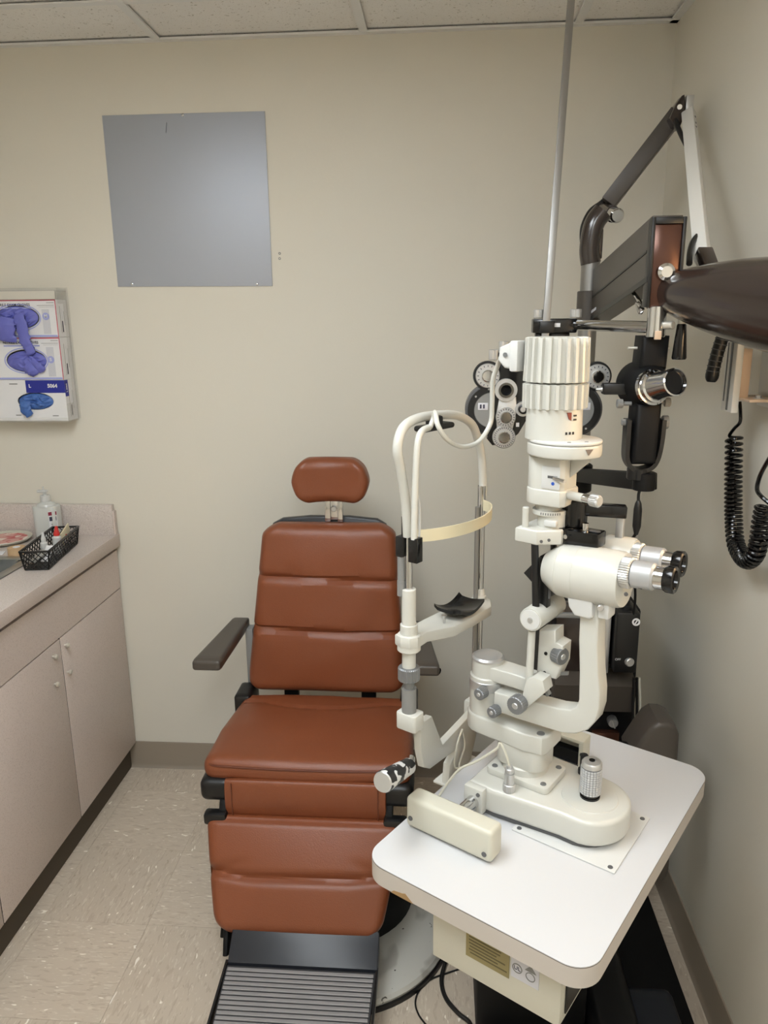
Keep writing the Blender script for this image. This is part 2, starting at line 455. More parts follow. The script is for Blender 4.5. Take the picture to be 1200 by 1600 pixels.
# ================================================================== metal sheet on the wall
t = thing('wall_plate', 'square grey sheet metal plate screwed to the beige wall', 'plate', (-.785, YB, 1.73))
pTL, pTR, pBR, pBL = onY(160, 181, YB), onY(414, 174, YB), onY(426, 447, YB), onY(185, 448, YB)
MB().prism([p + V((0, -.0005, 0)) for p in (pBL, pBR, pTR, pTL)], (0, -.003, 0), .0006).build('sheet', M_PLATE, t)
for px, py in ((207, 444), (402, 444), (286, 180)):
    c = onY(px, py, YB); MB().lathe((c.x, YB - .0035, c.z), (0, -1, 0), [(0, .0045), (.0015, .004), (.0025, .002)], 12).build('screw', M_CHROME, t)
for a, b_ in (((261, 192), (260, 208)),):
    p, q = onY(*a, YB), onY(*b_, YB)
    MB().beam((p.x, YB - .0037, p.z), (q.x, YB - .0037, q.z), .002, .0004).build('scratch', M_DARK, t)
for px, py in ((437, 396), (437, 404)):
    c = onY(px, py, YB)
    tag(MB().ring((c.x, YB, c.z), (0, -1, 0), .004, .002, .0012, 14).build('wall_anchor', M_GREYP, off=V((c.x, YB, c.z))),
        'small plastic screw anchor in the wall right of the metal plate, ' + ('upper one' if py < 400 else 'lower one'), 'wall anchor', 'anchors in the wall')

# ================================================================== base cabinets, worktop, sink
CX = -1.125                                        # plane of the cabinet fronts
edges = [2.462, 2.018, 1.577, 1.13, .69, .25, -.19]
for k in range(len(edges) - 1):
    yb, ya = edges[k], edges[k + 1]
    if ya < 0.6: continue
    nm = ['against the beige wall', 'in the middle', 'nearest the camera, at the left edge', 'under the near end of the worktop'][min(k, 3)]
    t = thing('base_cabinet', 'taupe laminate base cabinet ' + nm, 'cabinet', ((XL + CX) / 2, (ya + yb) / 2, 0), group='base cabinets under the worktop')
    MB().b((XL + .01, ya, .10), (CX - .021, yb, .125)).b((XL + .01, ya, .125), (XL + .03, yb, .72)).b((XL + .03, ya, .125), (CX - .021, ya + .018, .70)).b((XL + .03, yb - .018, .125), (CX - .021, yb, .70)) \
        .b((CX - .04, ya, .7), (CX - .021, yb, .872)).build('body', M_DARK, t)
    MB().b((XL + .02, ya, 0), (CX - .026, yb, .10)).build('toe_kick', M_TOE, t)
    MB().b((CX - .02, ya, .7195), (CX, yb, .857)).build('top_panel', M_LAM, t)
    d = MB().b((CX - .02, ya + .002, .105), (CX, yb - .002, .715), .0008).build('door', M_LAM, t)
    MB().b((CX - .0205, ya, .105), (CX - .0012, ya + .0019, .7165)).build('gap_shade', M_DARK, t)  # dark strip standing in for the shade between the doors
    kp = {0: [(104, 1008), (108, 1050)], 1: [(85, 1026), (88, 1069)]}.get(k, [])
    for px, py in kp:
        c = onX(px, py, CX + .006)
        MB().lathe((CX, c.y, c.z), (1, 0, 0), [(0, .0035), (.005, .0035), (.007, .0072), (.012, .0075), (.015, .005)], 16).build('knob', M_KNOB, d)
t = thing('worktop', 'speckled taupe laminate worktop with backsplash and sink cut-out', 'worktop', ((XL + CX) / 2, 1.4, .873))
wt = MB()
SX0, SX1, SY0, SY1 = -1.66, -1.275, 1.62, 2.165
wt.b((XL + .005, SY1, .885), (-1.118, YB - .004, .915)).b((XL + .005, .62, .885), (-1.118, SY0, .915))
wt.b((SX1, SY0, .885), (-1.118, SY1, .915)).b((XL + .005, SY0, .885), (SX0, SY1, .915))
wt.build('top', M_LAMTOP, t)
MB().b((-1.118, .62, .873), (-1.112, YB - .004, .9155), .001).b((-1.135, .62, .873), (-1.118, YB - .004, .885)).build('front_edge', M_LAM, t)
MB().b((XL + .005, YB - .024, .915), (-1.122, YB - .003, 1.022), .0015).build('backsplash', M_LAMTOP, t)
MB().b((-1.122, YB - .022, .9155), (-1.116, YB - .003, 1.0), .001).build('end_strip', M_LAM, t)
t = thing('sink', 'stainless steel drop-in sink at the left edge of the worktop', 'sink', (-1.46, 1.9, .76))
rim = MB()
rim.b((SX0 - .02, SY0 - .02, .9152), (SX1 + .02, SY0 + .012, .919), .0015).b((SX0 - .02, SY1 - .012, .9152), (SX1 + .02, SY1 + .02, .919), .0015)
rim.b((SX0 - .02, SY0 + .012, .9152), (SX0 + .012, SY1 - .012, .919), .0015).b((SX1 - .012, SY0 + .012, .9152), (SX1 + .02, SY1 - .012, .919), .0015)
rim.build('rim', M_STEEL, t)
pr = [rpoly(((SX0 + SX1) / 2, (SY0 + SY1) / 2), (SX1 - SX0) / 2 - .004 - k, (SY1 - SY0) / 2 - .004 - k, .05, z) for k, z in ((0, .915), (.004, .80), (.02, .775), (.05, .77))]
vs = [p for q in pr for p in q]; n = len(pr[0]); fs = []
for k in range(3):
    for i in range(n): j = (i + 1) % n; fs.append([k * n + i, k * n + j, (k + 1) * n + j, (k + 1) * n + i])
fs.append([3 * n + i for i in range(n)])
MB().raw(vs, fs).build('basin', M_STEEL, t)

# ------------------------------------------------------------------ things on the worktop
ZW = .9155
c = onZ(84, 838, ZW); bx, by = -1.325, 2.395
t = thing('sanitizer_bottle', 'clear pump bottle of hand sanitizer with white label standing by the backsplash', 'bottle', (bx, by, ZW))
MB().prism(rpoly((bx, by), .042, .028, .018, ZW), (0, 0, .118), .004).lathe((bx, by, ZW + .116), (0, 0, 1), [(0, .032), (.008, .028), (.014, .016), (.018, .0135)], 24).build('body', M_BOTTLE, t)
MB().knurl((bx, by, ZW + .132), (bx, by, ZW + .152), .0165, 20, .0008).build('collar', M_WHITE2, t)
MB().cyl((bx, by, ZW + .152), (bx, by, ZW + .163), .006).box((bx - .006, by - .004, ZW + .167), (.034, .015, .009), .003).cyl((bx - .004, by, ZW + .168), (bx - .004, by, ZW + .182), .0035, .0022).build('pump', M_WHITE2, t)
rl = Matrix.Rotation(math.radians(38), 3, 'Z')
lb = MB().box((bx + .031, by - .0245, ZW + .056), (.026, .001, .094), 0, rl).build('label', M_CARD, t)
MB().box((bx + .0314, by - .0252, ZW + .095), (.026, .001, .012), 0, rl).build('red_band', mat('maroon print', (140, 40, 62), .5), lb)
MB().box((bx + .0314, by - .0252, ZW + .077), (.022, .001, .014), 0, rl).build('navy_logo', M_INK, lb)
for zz in (.058, .052, .034, .02):
    MB().box((bx + .0314, by - .0252, ZW + zz), (.014, .001, .0025), 0, rl).build('print_line', M_GREYP, lb)
# plaque with a red print
px_, py_ = -1.462, 2.352
t = thing('oval_dish', 'round white dish with red printed face lying behind the sink', 'dish', (px_, py_, ZW))
MB().lathe((px_, py_, ZW), (0, 0, 1), [(0, .06), (.004, .075), (.014, .088), (.016, .087), (.010, .074)], 40).build('dish', M_IVORY, t)
MB().lathe((px_, py_, ZW + .0102), (0, 0, 1), [(0, .072), (.001, .071)], 36).build('print', M_PHOTO, t)
c = onZ(27, 866, ZW)
t = thing('tape_roll', 'tan roll of paper tape lying beside the sink and black basket', 'tape', (c.x, c.y, ZW))
MB().ring((c.x, c.y, ZW), (0, 0, 1), .027, .011, .024, 32).build('tape', M_KRAFT, t)
MB().ring((c.x, c.y, ZW + .0003), (0, 0, 1), .0112, .009, .0245, 24).build('core', M_CARD, t)
for k, (ox, oy, rz) in enumerate(((-.085, -.02, .3),)):
    tag(MB().box((c.x + ox, c.y + oy + .02, ZW + .001), (.075, .04, .002), .0004, Matrix.Rotation(rz, 3, 'Z')).build('paper_slip', M_CARD, off=V((c.x + ox, c.y + oy + .02, ZW))), 'white paper slip lying in front of the round dish', 'paper')
# black lattice basket
B0, B1 = V((-1.192, 2.055, ZW)), V((-1.235, 2.335, ZW))
bd = (B1 - B0).normalized(); bs = V((bd.y, -bd.x, 0)); BL = (B1 - B0).length; BH = .058
t = thing('black_basket', 'black plastic lattice basket holding eye drop bottles on the worktop', 'basket', tuple(B0))
def bp(s, a, h): return B0 + bd * a + bs * s + V((0, 0, h))
wb, wtp = .034, .042
bk = MB()
bk.prism([bp(-wb, .006, .0005), bp(wb, .006, .0005), bp(wb, BL - .006, .0005), bp(-wb, BL - .006, .0005)], (0, 0, .003))
bk.build('bottom', M_BLACK, t)
def lattice(p00, p10, p01, p11, nx, ny):
    m = MB()
    def q(a, h): return (p00 * (1 - a) + p10 * a) * (1 - h) + (p01 * (1 - a) + p11 * a) * h
    up = V((0, 0, 1)); nn = (p10 - p00).cross(p01 - p00).normalized()
    for i in range(-ny, nx):
        for sgn in (0, 1):
            a0, a1 = i / nx, (i + ny) / nx
            h0, h1 = (0, 1) if not sgn else (1, 0)
            if a0 < 0: h0 = h0 + (h1 - h0) * (-a0) / (a1 - a0); a0 = 0
            if a1 > 1: h1 = h0 + (h1 - h0) * (1 - a0) / (a1 - a0); a1 = 1
            A, B = q(a0, h0), q(a1, h1)
            if (A - B).length > .003: m.beam(A, B, .0022, .0026, 0, nn)
    m.tube([p00, p10], .002, 6).tube([p00, p01], .0022, 6).tube([p10, p11], .0022, 6)
    return m
c4 = [(-wb, .006), (wb, .006), (wb, BL - .006), (-wb, BL - .006)]; c4t = [(-wtp, 0), (wtp, 0), (wtp, BL), (-wtp, BL)]
for k in range(4):
    a, b_ = c4[k], c4[(k + 1) % 4]; at_, bt = c4t[k], c4t[(k + 1) % 4]
    lattice(bp(*a, .002), bp(*b_, .002), bp(*at_, BH), bp(*bt, BH), 4 if k % 2 == 0 else 13, 3).build('lattice_side', M_BLACK, t)
rimp = [bp(*q, BH + .001) for q in c4t]
rm = MB()
for k in range(4): rm.beam(rimp[k], rimp[(k + 1) % 4], .007, .005, .001)
rm.build('rim', M_BLACK, t)
def dropper(s, a, h, cap, label, tilt=(0, 0), r=.011):
    p = bp(s, a, .004); d = V((tilt[0], tilt[1], 1)).normalized()
    t = thing('dropper_bottle', label, 'bottle', tuple(p), group='dropper bottles in the basket')
    MB().lathe(p, d, [(0, r * .9), (.002, r), (h * .6, r), (h * .66, r * .6)], 20).build('body', M_WHITE2, t)
    MB().lathe(p + d * h * .665, d, [(0, r * .68), (h * .1, r * .68), (h * .2, r * .45), (h * .34, r * .3)], 18).build('cap', cap, t)
dropper(-.012, .115, .082, M_WHITE2, 'white dropper bottle with white cap in the black basket')
dropper(.008, .165, .088, M_RED, 'white dropper bottle with pointed red cap in the black basket', (.05, .02), .0135)
dropper(.0, .215, .05, M_RED, 'small white dropper bottle with red cap lying low behind the tall ones', (.3, .5), .009)
for k, (s, a, tz) in enumerate(((-.008, .05, .5), (.01, .075, .8))):
    p = bp(s, a, .03)
    rt = Matrix.Rotation(.4 * k - .5, 3, 'Z') @ Matrix.Rotation(tz, 3, 'X')
    tag(MB().box(p, (.026, .056, .004), .0012, rt).build('foil_packet', M_CARD if k else M_ALU, off=p), ('white' if k else 'silver') + ' foil packet at the near end of the black basket', 'packet', 'packets in the basket')
p = bp(.014, .235, .045)
tag(MB().box(p, (.004, .075, .045), .0008, Matrix.Rotation(.12, 3, 'Z') @ Matrix.Rotation(.25, 3, 'X')).build('cream_card', M_CREAM, off=p), 'cream paper packet sticking out of the far end of the basket', 'packet')

# ================================================================== glove dispenser
GF = 2.395
GX0, GX1 = -1.475, -1.214
t = thing('glove_dispenser', 'clear acrylic wall holder with three stacked glove boxes', 'dispenser', ((GX0 + GX1) / 2, YB, 1.318))
MB().b((GX0 - .006, YB - .004, 1.318), (GX1 + .008, YB - .0005, 1.742), .001).build('back_panel', M_ACRYL, t)
MB().b((GX0 - .006, GF - .008, 1.314), (GX1 + .004, YB - .004, 1.3175), .001).build('bottom_shelf', M_ACRYL, t)
MB().b((GX1 + .0015, GF - .004, 1.3175), (GX1 + .004, YB - .004, 1.375), .0006).b((GX1 + .0015, YB - .03, 1.375), (GX1 + .004, YB - .004, 1.69), .0006).b((GX1 + .0015, GF + .01, 1.69), (GX1 + .004, YB - .004, 1.738), .0006).build('side_panel', M_ACRYL, t)
MB().b((GX0 - .006, GF - .008, 1.7285), (GX1 + .004, YB - .004, 1.7315), .0006).build('top_panel', M_ACRYL, t)
MB().b((GX0 - .006, GF - .0075, 1.7035), (GX1 + .004, GF - .0055, 1.7285), .0006).build('front_lip', mat('frosted acrylic lip', (205, 200, 188), .3), t)
MB().b((GX0 - .006, GF - .0075, 1.3175), (GX1 + .004, GF - .0055, 1.33), .0006).build('lower_lip', M_ACRYL, t)
zs = [(1.5865, 1.7025), (1.4525, 1.5855), (1.319, 1.4515)]
FX = frame_m
def fm(x, z, y=None): return frame_m((x, GF - .0012 if y is None else y, z), (1, 0, 0), (0, 0, 1))
ells = [(-1.345, 1.648, .073, .037), (-1.332, 1.513, .068, .036), (-1.318, 1.383, .061, .028)]
names = ['white and red nitrile glove box, topmost in the wall holder', 'white and red nitrile glove box in the middle of the wall holder', 'white and navy glove box at the bottom of the wall holder']
for k in range(3):
    z0, z1 = zs[k]; ex_, ez, ea, eb = ells[k]
    t = thing('glove_box', names[k], 'box', ((GX0 + GX1) / 2, (GF + YB) / 2, z0), group='glove boxes in the wall holder')
    # carton front with an oval opening
    N = 40; vs = []; fs = []
    def rectpt(a):
        dx, dz = math.cos(a), math.sin(a)
        tx = ((GX1 - ex_) if dx > 0 else (ex_ - GX0)) / max(abs(dx), 1e-6); tz = ((z1 - ez) if dz > 0 else (ez - z0)) / max(abs(dz), 1e-6)
        s = min(tx, tz); return (ex_ + dx * s, ez + dz * s)
    angs = sorted([2 * PI * i / N for i in range(N)] + [math.atan2(zz - ez, xx - ex_) % (2 * PI) for xx in (GX0, GX1) for zz in (z0, z1)])
    for a in angs:
        xo, zo = rectpt(a); xi, zi = ex_ + ea * math.cos(a), ez + eb * math.sin(a)
        vs += [V((xo, GF, zo)), V((xi, GF, zi)), V((xi, GF + .004, zi)), V((xo, YB - .006, zo))]
    n = len(angs)
    for i in range(n):
        j = (i + 1) % n
        fs += [[4 * i, 4 * j, 4 * j + 1, 4 * i + 1], [4 * i + 1, 4 * j + 1, 4 * j + 2, 4 * i + 2], [4 * i + 3, 4 * j + 3, 4 * j, 4 * i]]
    fs.append([4 * i + 3 for i in range(n)])
    MB().raw(vs, fs).build('carton', M_CARD, t)
    yp = GF - .0006
    if k < 2:
        pts = [V((ex_ + (ea + .004) * math.cos(a), 0, ez + (eb + .004) * math.sin(a))) for a in [2 * PI * i / 48 for i in range(49)]]
        MB().ribbon([V((p.x, yp, p.z)) for p in pts], .0006, .0035, (0, 1, 0)).build('oval_border', M_LAV, t)
        MB().b((GX0, yp - .0002, z1 - .0035), (GX1, yp, z1 - .0005)).b((GX1 - .0025, yp - .0002, z0), (GX1, yp, z1 - .0035)).build('red_border', M_REDP, t)
        lettering('NITRILE EXAM GLOVES', .0115, M_INK, t, fm(ex_ - .012, z1 - .0155), bold=.0001)
        MB().b((ex_ - .07, yp - .0002, z1 - .0275), (ex_ + .05, yp, z1 - .0235)).build('lavender_line', M_LAV, t)
        for xa_, za_, za2 in ((.062, .0185, .0172), (.03, .0105, .009), (.056, .0235, .0228)):
            MB().b((GX1 - xa_, yp - .0002, z1 - za_), (GX1 - .006, yp, z1 - za2)).build('small_print', M_GREYP, t)
        MB().b((GX1 - .048, yp - .0001, z0 + .01), (GX1 - .024, yp + .0001, z1 - .03)).build('grey_panel', M_CARDG, t)
        MB().lathe((GX1 - .036, yp - .0002, ez + .003), (0, -1, 0), [(0, .0115), (.0003, .0115)], 24).build('size_disc', M_LAV, t)
        lettering('M' if k == 0 else 'S', .014, M_CARD, t, fm(GX1 - .036, ez + .003, yp - .0008), bold=.0004)
        MB().b((GX0, yp - .0002, z0 + .001), (GX1 - .004, yp, z0 + .007)).build('bottom_band', M_LAV, t)
    else:
        MB().b((-1.345, yp - .0002, 1.410), (GX1, yp, 1.4505)).build('navy_panel', M_NAVYP, t)
        MB().b((GX1 - .0002, GF, 1.398), (GX1 + .0006, GF + .022, 1.4505)).build('navy_side', M_NAVYP, t)
        lettering('L', .015, M_CARD, t, fm(-1.331, 1.432), bold=.0006)
        lettering('5064', .0165, M_CARD, t, fm(-1.255, 1.432), bold=.0006)
        lettering('L 5064', .010, M_CARD, t, frame_m((GX1 + .0012, GF + .011, 1.425), (0, 0, 1), (0, -1, 0)), bold=.0003)
        for xa_, za_, xb_, zb_ in ((-1.40, 1.4375, -1.372, 1.4405), (-1.39, 1.336, -1.372, 1.339), (-1.265, 1.334, -1.245, 1.337)):
            MB().b((xa_, yp - .0002, za_), (xb_, yp, zb_)).build('small_print', M_GREYP, t)
    for q in range(3):
        yy = GF + .022 + q * .012
        MB().b((GX1 - .0002, yy, z0 + .012 + q * .012), (GX1 + .0004, yy + .0015, z1 - .02 - q * .008)).build('side_print', M_CARDG if q == 1 else M_GREYP, t)
    MB().b((GX1 - .0002, GF + .03, z0 + .015), (GX1 + .0005, GF + .036, z0 + .05)).build('barcode', M_INK, t)
# gloves bulging out of the openings: crumpled sheets with fingers
def crumple(ce, a, b_, m, label, fingers, seed, out=.016):
    vs = []; fs = []; nu, nv = 72, 40; x0, z0 = ce
    for j in range(nv + 1):
        for i in range(nu):
            th = 2 * PI * i / nu; rr = j / nv
            x = a * rr * math.cos(th); z = b_ * rr * math.sin(th)
            w1 = mnoise.noise(V((x * 22 + seed, z * 22, seed))) * 1.3
            q = V((x * 34 + seed + w1, z * 60 + w1 * 1.5, seed * 3.1))
            f = (1 - abs(mnoise.noise(q)) * 2.4) * .5 + (1 - abs(mnoise.noise(q * 1.9 + V((5, 2, 1)))) * 2.4) * .3 + .35
            y = -out * (1 - rr ** 3) * f + .004 * rr
            vs.append(V((x0 + x, GF + y, z0 + z)))
    for j in range(nv):
        for i in range(nu):
            k = (i + 1) % nu; fs.append([j * nu + i, j * nu + k, (j + 1) * nu + k, (j + 1) * nu + i])
    g = MB().raw(vs, fs)
    for pts, rad in fingers:
        P = spline([V(p) for p in pts], 6); vv = []; ff = []; n = 14
        for i, p in enumerate(P):
            t_ = i / (len(P) - 1); d = (P[min(i + 1, len(P) - 1)] - P[max(i - 1, 0)]).normalized()
            s = V((0, 1, 0)).cross(d).normalized()
            wv = rad * (1 - .25 * t_) * (1 if t_ < .92 else max(.15, math.sqrt(max(0, 1 - ((t_ - .92) / .08) ** 2))))
            for k in range(n):
                an = 2 * PI * k / n; wob = 1 + .5 * mnoise.noise(V((p.x * 80 + math.cos(an) * 2.2, p.z * 110, seed + math.sin(an) * 2)))
                vv.append(p + s * wv * wob * math.cos(an) + V((0, 1, 0)) * wv * .38 * wob * math.sin(an))
        for i in range(len(P) - 1):
            for k in range(n):
                k2 = (k + 1) % n; ff.append([i * n + k, i * n + k2, (i + 1) * n + k2, (i + 1) * n + k])
        ff.append(list(range(n))[::-1]); ff.append([(len(P) - 1) * n + k for k in range(n)])
        g.raw(vv, ff)
    return tag(g.build('glove', m, off=V((x0, GF, z0)), smooth=60), label, 'glove', 'gloves pulled from the boxes')
crumple((-1.348, 1.648), .070, .035, M_GLOVE, 'periwinkle nitrile glove with long finger hanging from the top box', [
    ([(-1.335, GF - .012, 1.66), (-1.322, GF - .022, 1.63), (-1.318, GF - .018, 1.58), (-1.312, GF - .014, 1.555), (-1.305, GF - .012, 1.532)], .020),
    ([(-1.37, GF - .012, 1.65), (-1.375, GF - .022, 1.625), (-1.378, GF - .018, 1.59), (-1.38, GF - .01, 1.572)], .034),
    ([(-1.41, GF - .012, 1.64), (-1.42, GF - .02, 1.615), (-1.425, GF - .014, 1.582)], .026)], 3.0)
crumple((-1.332, 1.511), .066, .033, M_GLOVE, 'periwinkle nitrile glove bulging from the middle box', [
    ([(-1.31, GF - .008, 1.51), (-1.29, GF - .014, 1.498), (-1.275, GF - .008, 1.478)], .016),
    ([(-1.33, GF - .008, 1.5), (-1.31, GF - .014, 1.483), (-1.30, GF - .007, 1.468)], .02)], 11.0, .012)
crumple((-1.318, 1.382), .058, .0255, M_GLOVE2, 'brighter blue nitrile glove hanging out of the bottom box', [
    ([(-1.345, GF - .008, 1.385), (-1.348, GF - .014, 1.365), (-1.35, GF - .01, 1.346)], .016),
    ([(-1.35, GF - .009, 1.375), (-1.345, GF - .014, 1.352), (-1.335, GF - .009, 1.336)], .018)], 23.0, .013)

# ================================================================== examination chair
CCX = -.335
ch = thing('exam_chair', 'rust leather examination chair with headrest, armrests and ribbed footplate', 'chair', (-.28, 1.75, 0))
CBX, CBY = -.25, 1.745
MB().lathe((CBX, CBY, 0), (0, 0, 1), [(0, .295), (.012, .295)], 72).build('base_trim', M_BLACK, ch)
MB().lathe((CBX, CBY, .012), (0, 0, 1), [(0, .288), (.008, .290), (.018, .284), (.026, .265), (.036, .22), (.042, .15)], 72).build('base_plate', M_BASEP, ch)
MB().lathe((CBX - .01, CBY + .06, .05), (0, 0, 1), [(0, .195), (.05, .195), (.14, .185), (.22, .15), (.30, .11), (.38, .09)], 48).build('pump_cover', M_BLACKM, ch)
MB().b((CCX - .20, 1.72, .43), (CCX + .20, 2.06, .472), .01).build('seat_frame', M_BLACKM, ch)
for s in (-1, 1):
    MB().cushion((CCX + s * .232, 1.735, .452), (.045, .06, .032), .02, n=8).build('frame_corner', M_BLACK, ch)
    MB().beam((CCX + s * .215, 1.70, .44), (CCX + s * .215, 1.66, .36), .02, .03, .004).build('hinge_bar', M_BLACKM, ch)
    MB().b((CCX + s * .232 - .03, 1.648, .372), (CCX + s * .232 + .03, 1.68, .405), .008).build('hinge_cap', M_BLACK, ch)
def seatf(p):
    x, y, z = p; k = 1 - .085 * max(0, (y + .02) / .2)
    e = (1 - (x / .27) ** 2) * (1 - (y / .185) ** 2)
    if z > 0:
        z += .016 * max(e, 0)
        ys = .075 + .05 * min(1, (abs(x) / .2) ** 2)
        z -= .0055 * math.exp(-((y - ys) / .006) ** 2) * (1 if abs(x) < .25 else 0)
        z += .003 * mnoise.noise(V((x * 9, y * 9, 2))) 
    fx = x * k
    if y < -.1: y -= .012 * (1 - (x / .27) ** 2)
    return V((fx, y, z))
MB().cushion((CCX, 1.882, .500), (.272, .19, .032), .03, seatf, 44).build('seat', M_LEATHER, ch)
pp = []
for i in range(41):
    x = -.258 + .516 * i / 40; e_ = max(0, (abs(x) - .235) / .023)
    pp.append(V((CCX + x, 1.882 - .188 - .012 * (1 - (x / .27) ** 2) + .012 * e_ * e_, .519)))
MB().tube(pp, .0026, 6).build('seat_piping', M_LEATHER2, ch)
# leather apron in front of the seat frame
ap = MB()
def apf(p):
    return V((p.x, p.y - .012 * math.cos(p.z / .05 * 1.2) , p.z))
ap.cushion((CCX, 1.684, .438), (.208, .008, .052), .006, apf, 16).build('apron', M_LEATHER, ch)
for s in (-1, 1):
    MB().b((CCX + s * .188 - .001, 1.6625, .39), (CCX + s * .188 + .001, 1.667, .485)).build('apron_seam', M_LEATHER2, ch)
# leg rest
LA = V((0, 1.512, .175)) - V((0, 1.652, .40)); LL = LA.length; LA.normalize(); LN = V((0, LA.z, -LA.y))
if LN.y > 0: LN = -LN
lc = V((CCX - .004, (1.512 + 1.652) / 2, (.175 + .40) / 2)) - LN * .026
LH = LL / 2 + .004
def legf(p):
    x, t, s = p; q = (s + LH) / (2 * LH)
    wdt = .80 + .20 * max(0.0, min(1, q * 1.05)) ** .8
    if q < .16: wdt *= 1 - .10 * ((.16 - q) / .16) ** 2
    if t > 0:
        t += .012 * (1 - (x / .25) ** 2) * (1 - (2 * q - 1) ** 2)
        sc = .012 * math.sin(x * 9) * .15 - .006 + (0.01 * max(0, (abs(x) - .14) / .1))
        t -= .013 * math.exp(-((s - sc) / .011) ** 2)
        t -= .004 * math.exp(-((s - LH + .012) / .006) ** 2)
        ax = abs(x); t -= .006 * math.exp(-((s - sc + (ax - .245) * .35) / .012) ** 2) * max(0, min(1, (ax - .13) / .06))
    o = lc + V((x * wdt, 0, 0)) + LN * t - LA * s
    return o - lc
MB().cushion(lc, (.252, .028, LH), .026, legf, 46).build('leg_rest', M_LEATHER, ch)
MB().beam(lc - LN * .03 - LA * (LH - .03), lc - LN * .03 + LA * (LH + .02), .40, .012, .003, LN).build('leg_rest_shell', M_BLACKM, ch)
for s in (-1, 1):
    a = lc + V((s * .182, 0, 0)) + LA * (LH * .72) - LN * .024; b_ = lc + V((s * .176, 0, 0)) + LA * (LH + .055) - LN * .02
    MB().beam(a, b_, .012, .05, .003, LN).build('foot_bracket', M_BLACKM, ch)
# footplate
fy0, fz0 = 1.463, .128
MB().prism([V((CCX - .182 + .02, y, z)) for y, z in ((1.525, .185), (1.500, .165), (1.475, .146), (1.463, .136), (1.463, .118), (1.53, .118))], (.362, 0, 0), .003).build('foot_hinge', M_NAVY, ch)
MB().prism([V((CCX - .164, fy0, fz0)), V((CCX + .196, fy0, fz0)), V((CCX + .185, 1.17, .098)), V((CCX - .152, 1.17, .098))], (0, 0, -.016), .002).build('foot_plate', M_RIBD, ch)
rb = MB(); NR = 24
for i in range(NR):
    q = (i + .5) / NR; y = fy0 - .006 - q * (fy0 - 1.17 - .008); z = fz0 + .0015 - q * .030
    xa, xb = CCX - .160 + .011 * q, CCX + .192 - .011 * q
    rb.box(((xa + xb) / 2, y, z), (xb - xa, .0085, .0042), .0012, Matrix.Rotation(.1, 3, 'X'), 1)
rb.build('tread_ribs', M_RIB, ch)
for s, xx in ((-1, CCX - .160), (1, CCX + .192)):
    MB().prism([V((xx + s * .003, fy0 + .01, fz0 + .006)), V((xx + s * .003, 1.165, .103)), V((xx + s * .003, 1.165, .080)), V((xx + s * .003, fy0 + .01, fz0 - .02))], (s * .006, 0, 0), .001).build('foot_edge', M_BLACK, ch)
# backrest
BZ0, BZ1 = .528, 1.043; bh = (BZ1 - BZ0) / 2; bzc = (BZ0 + BZ1) / 2
def backf(p):
    x, y, z = p; q = (z + bh) / (2 * bh)
    wl = .238 - .04 * max(0, q - .12) / .88
    wl -= .03 * max(0, (q - .93) / .07) ** 1.6 + .012 * max(0, (.06 - q) / .06) ** 1.5
    x = x * wl / .23
    if y < 0:
        y -= .014 * (1 - (x / .23) ** 2) * (1 - (2 * q - 1) ** 4)
        for zs_ in (.883 - bzc, .723 - bzc):
            dz = z - zs_ + .012 * (x / .2) * .5
            y += .015 * math.exp(-(dz / .009) ** 2) + .006 * math.exp(-((dz - .02) / .02) ** 2) * abs(mnoise.noise(V((x * 14, zs_ * 30, 1))))
        y += .004 * mnoise.noise(V((x * 8, z * 10, 4)))
    y += .06 * q                                   # reclined
    return V((x + .015 * q, y, z))
MB().cushion((CCX - .006, 2.105, bzc), (.23, .035, bh), .03, backf, 52).build('backrest', M_LEATHER, ch)
MB().prism([V((CCX - .005 + x, 2.135 + .06 * (z - BZ0) / .52, z)) for x, z in ((-.20, BZ0 + .02), (.19, BZ0 + .02), (.205, .7), (.196, .98), (.182, 1.030), (.155, 1.046), (.07, 1.054), (-.05, 1.054), (-.135, 1.046), (-.165, 1.030), (-.178, .98), (-.205, .7))], (0, .025, 0), .006).build('backrest_shell', M_NAVY, ch)
for s in (-.115, .125):
    MB().b((CCX + s - .022, 2.10, .44), (CCX + s + .022, 2.125, .56), .004).build('back_strut', M_BLACKM, ch)
MB().b((CCX - .235, 2.12, .40), (CCX + .235, 2.16, .47), .008).build('cross_bar', M_BLACKM, ch)
# headrest
def headf(p):
    x, y, z = p
    k = 1.05 - .25 * (abs(z) / .068) ** 1.6 * (1 if z > 0 else 1.0)
    if y < 0: y += .012 * (1 - (x / .11) ** 2) - .010 * (x / .11) ** 2 * 1.4
    z2 = z + (.004 * (1 - (x / .11) ** 2) if z < 0 else -.002 * (x / .11) ** 2)
    return V((x * k, y, z2))
MB().cushion((CCX + .020, 2.15, 1.176), (.108, .04, .068), .032, headf, 30).build('headrest', M_LEATHER, ch)
hs = MB().b((CCX - .005, 2.17, 1.045), (CCX + .012, 2.18, 1.13), .001).b((CCX + .034, 2.165, 1.045), (CCX + .05, 2.185, 1.13), .002)
hs.b((CCX + .012, 2.174, 1.05), (CCX + .034, 2.18, 1.115), .001).build('headrest_stem', M_CHROME, ch)
MB().lathe((CCX + .023, 2.173, 1.085), (0, -1, 0), [(0, .009), (.006, .009), (.008, .007)], 20).build('stem_bolt', M_ALU, ch)
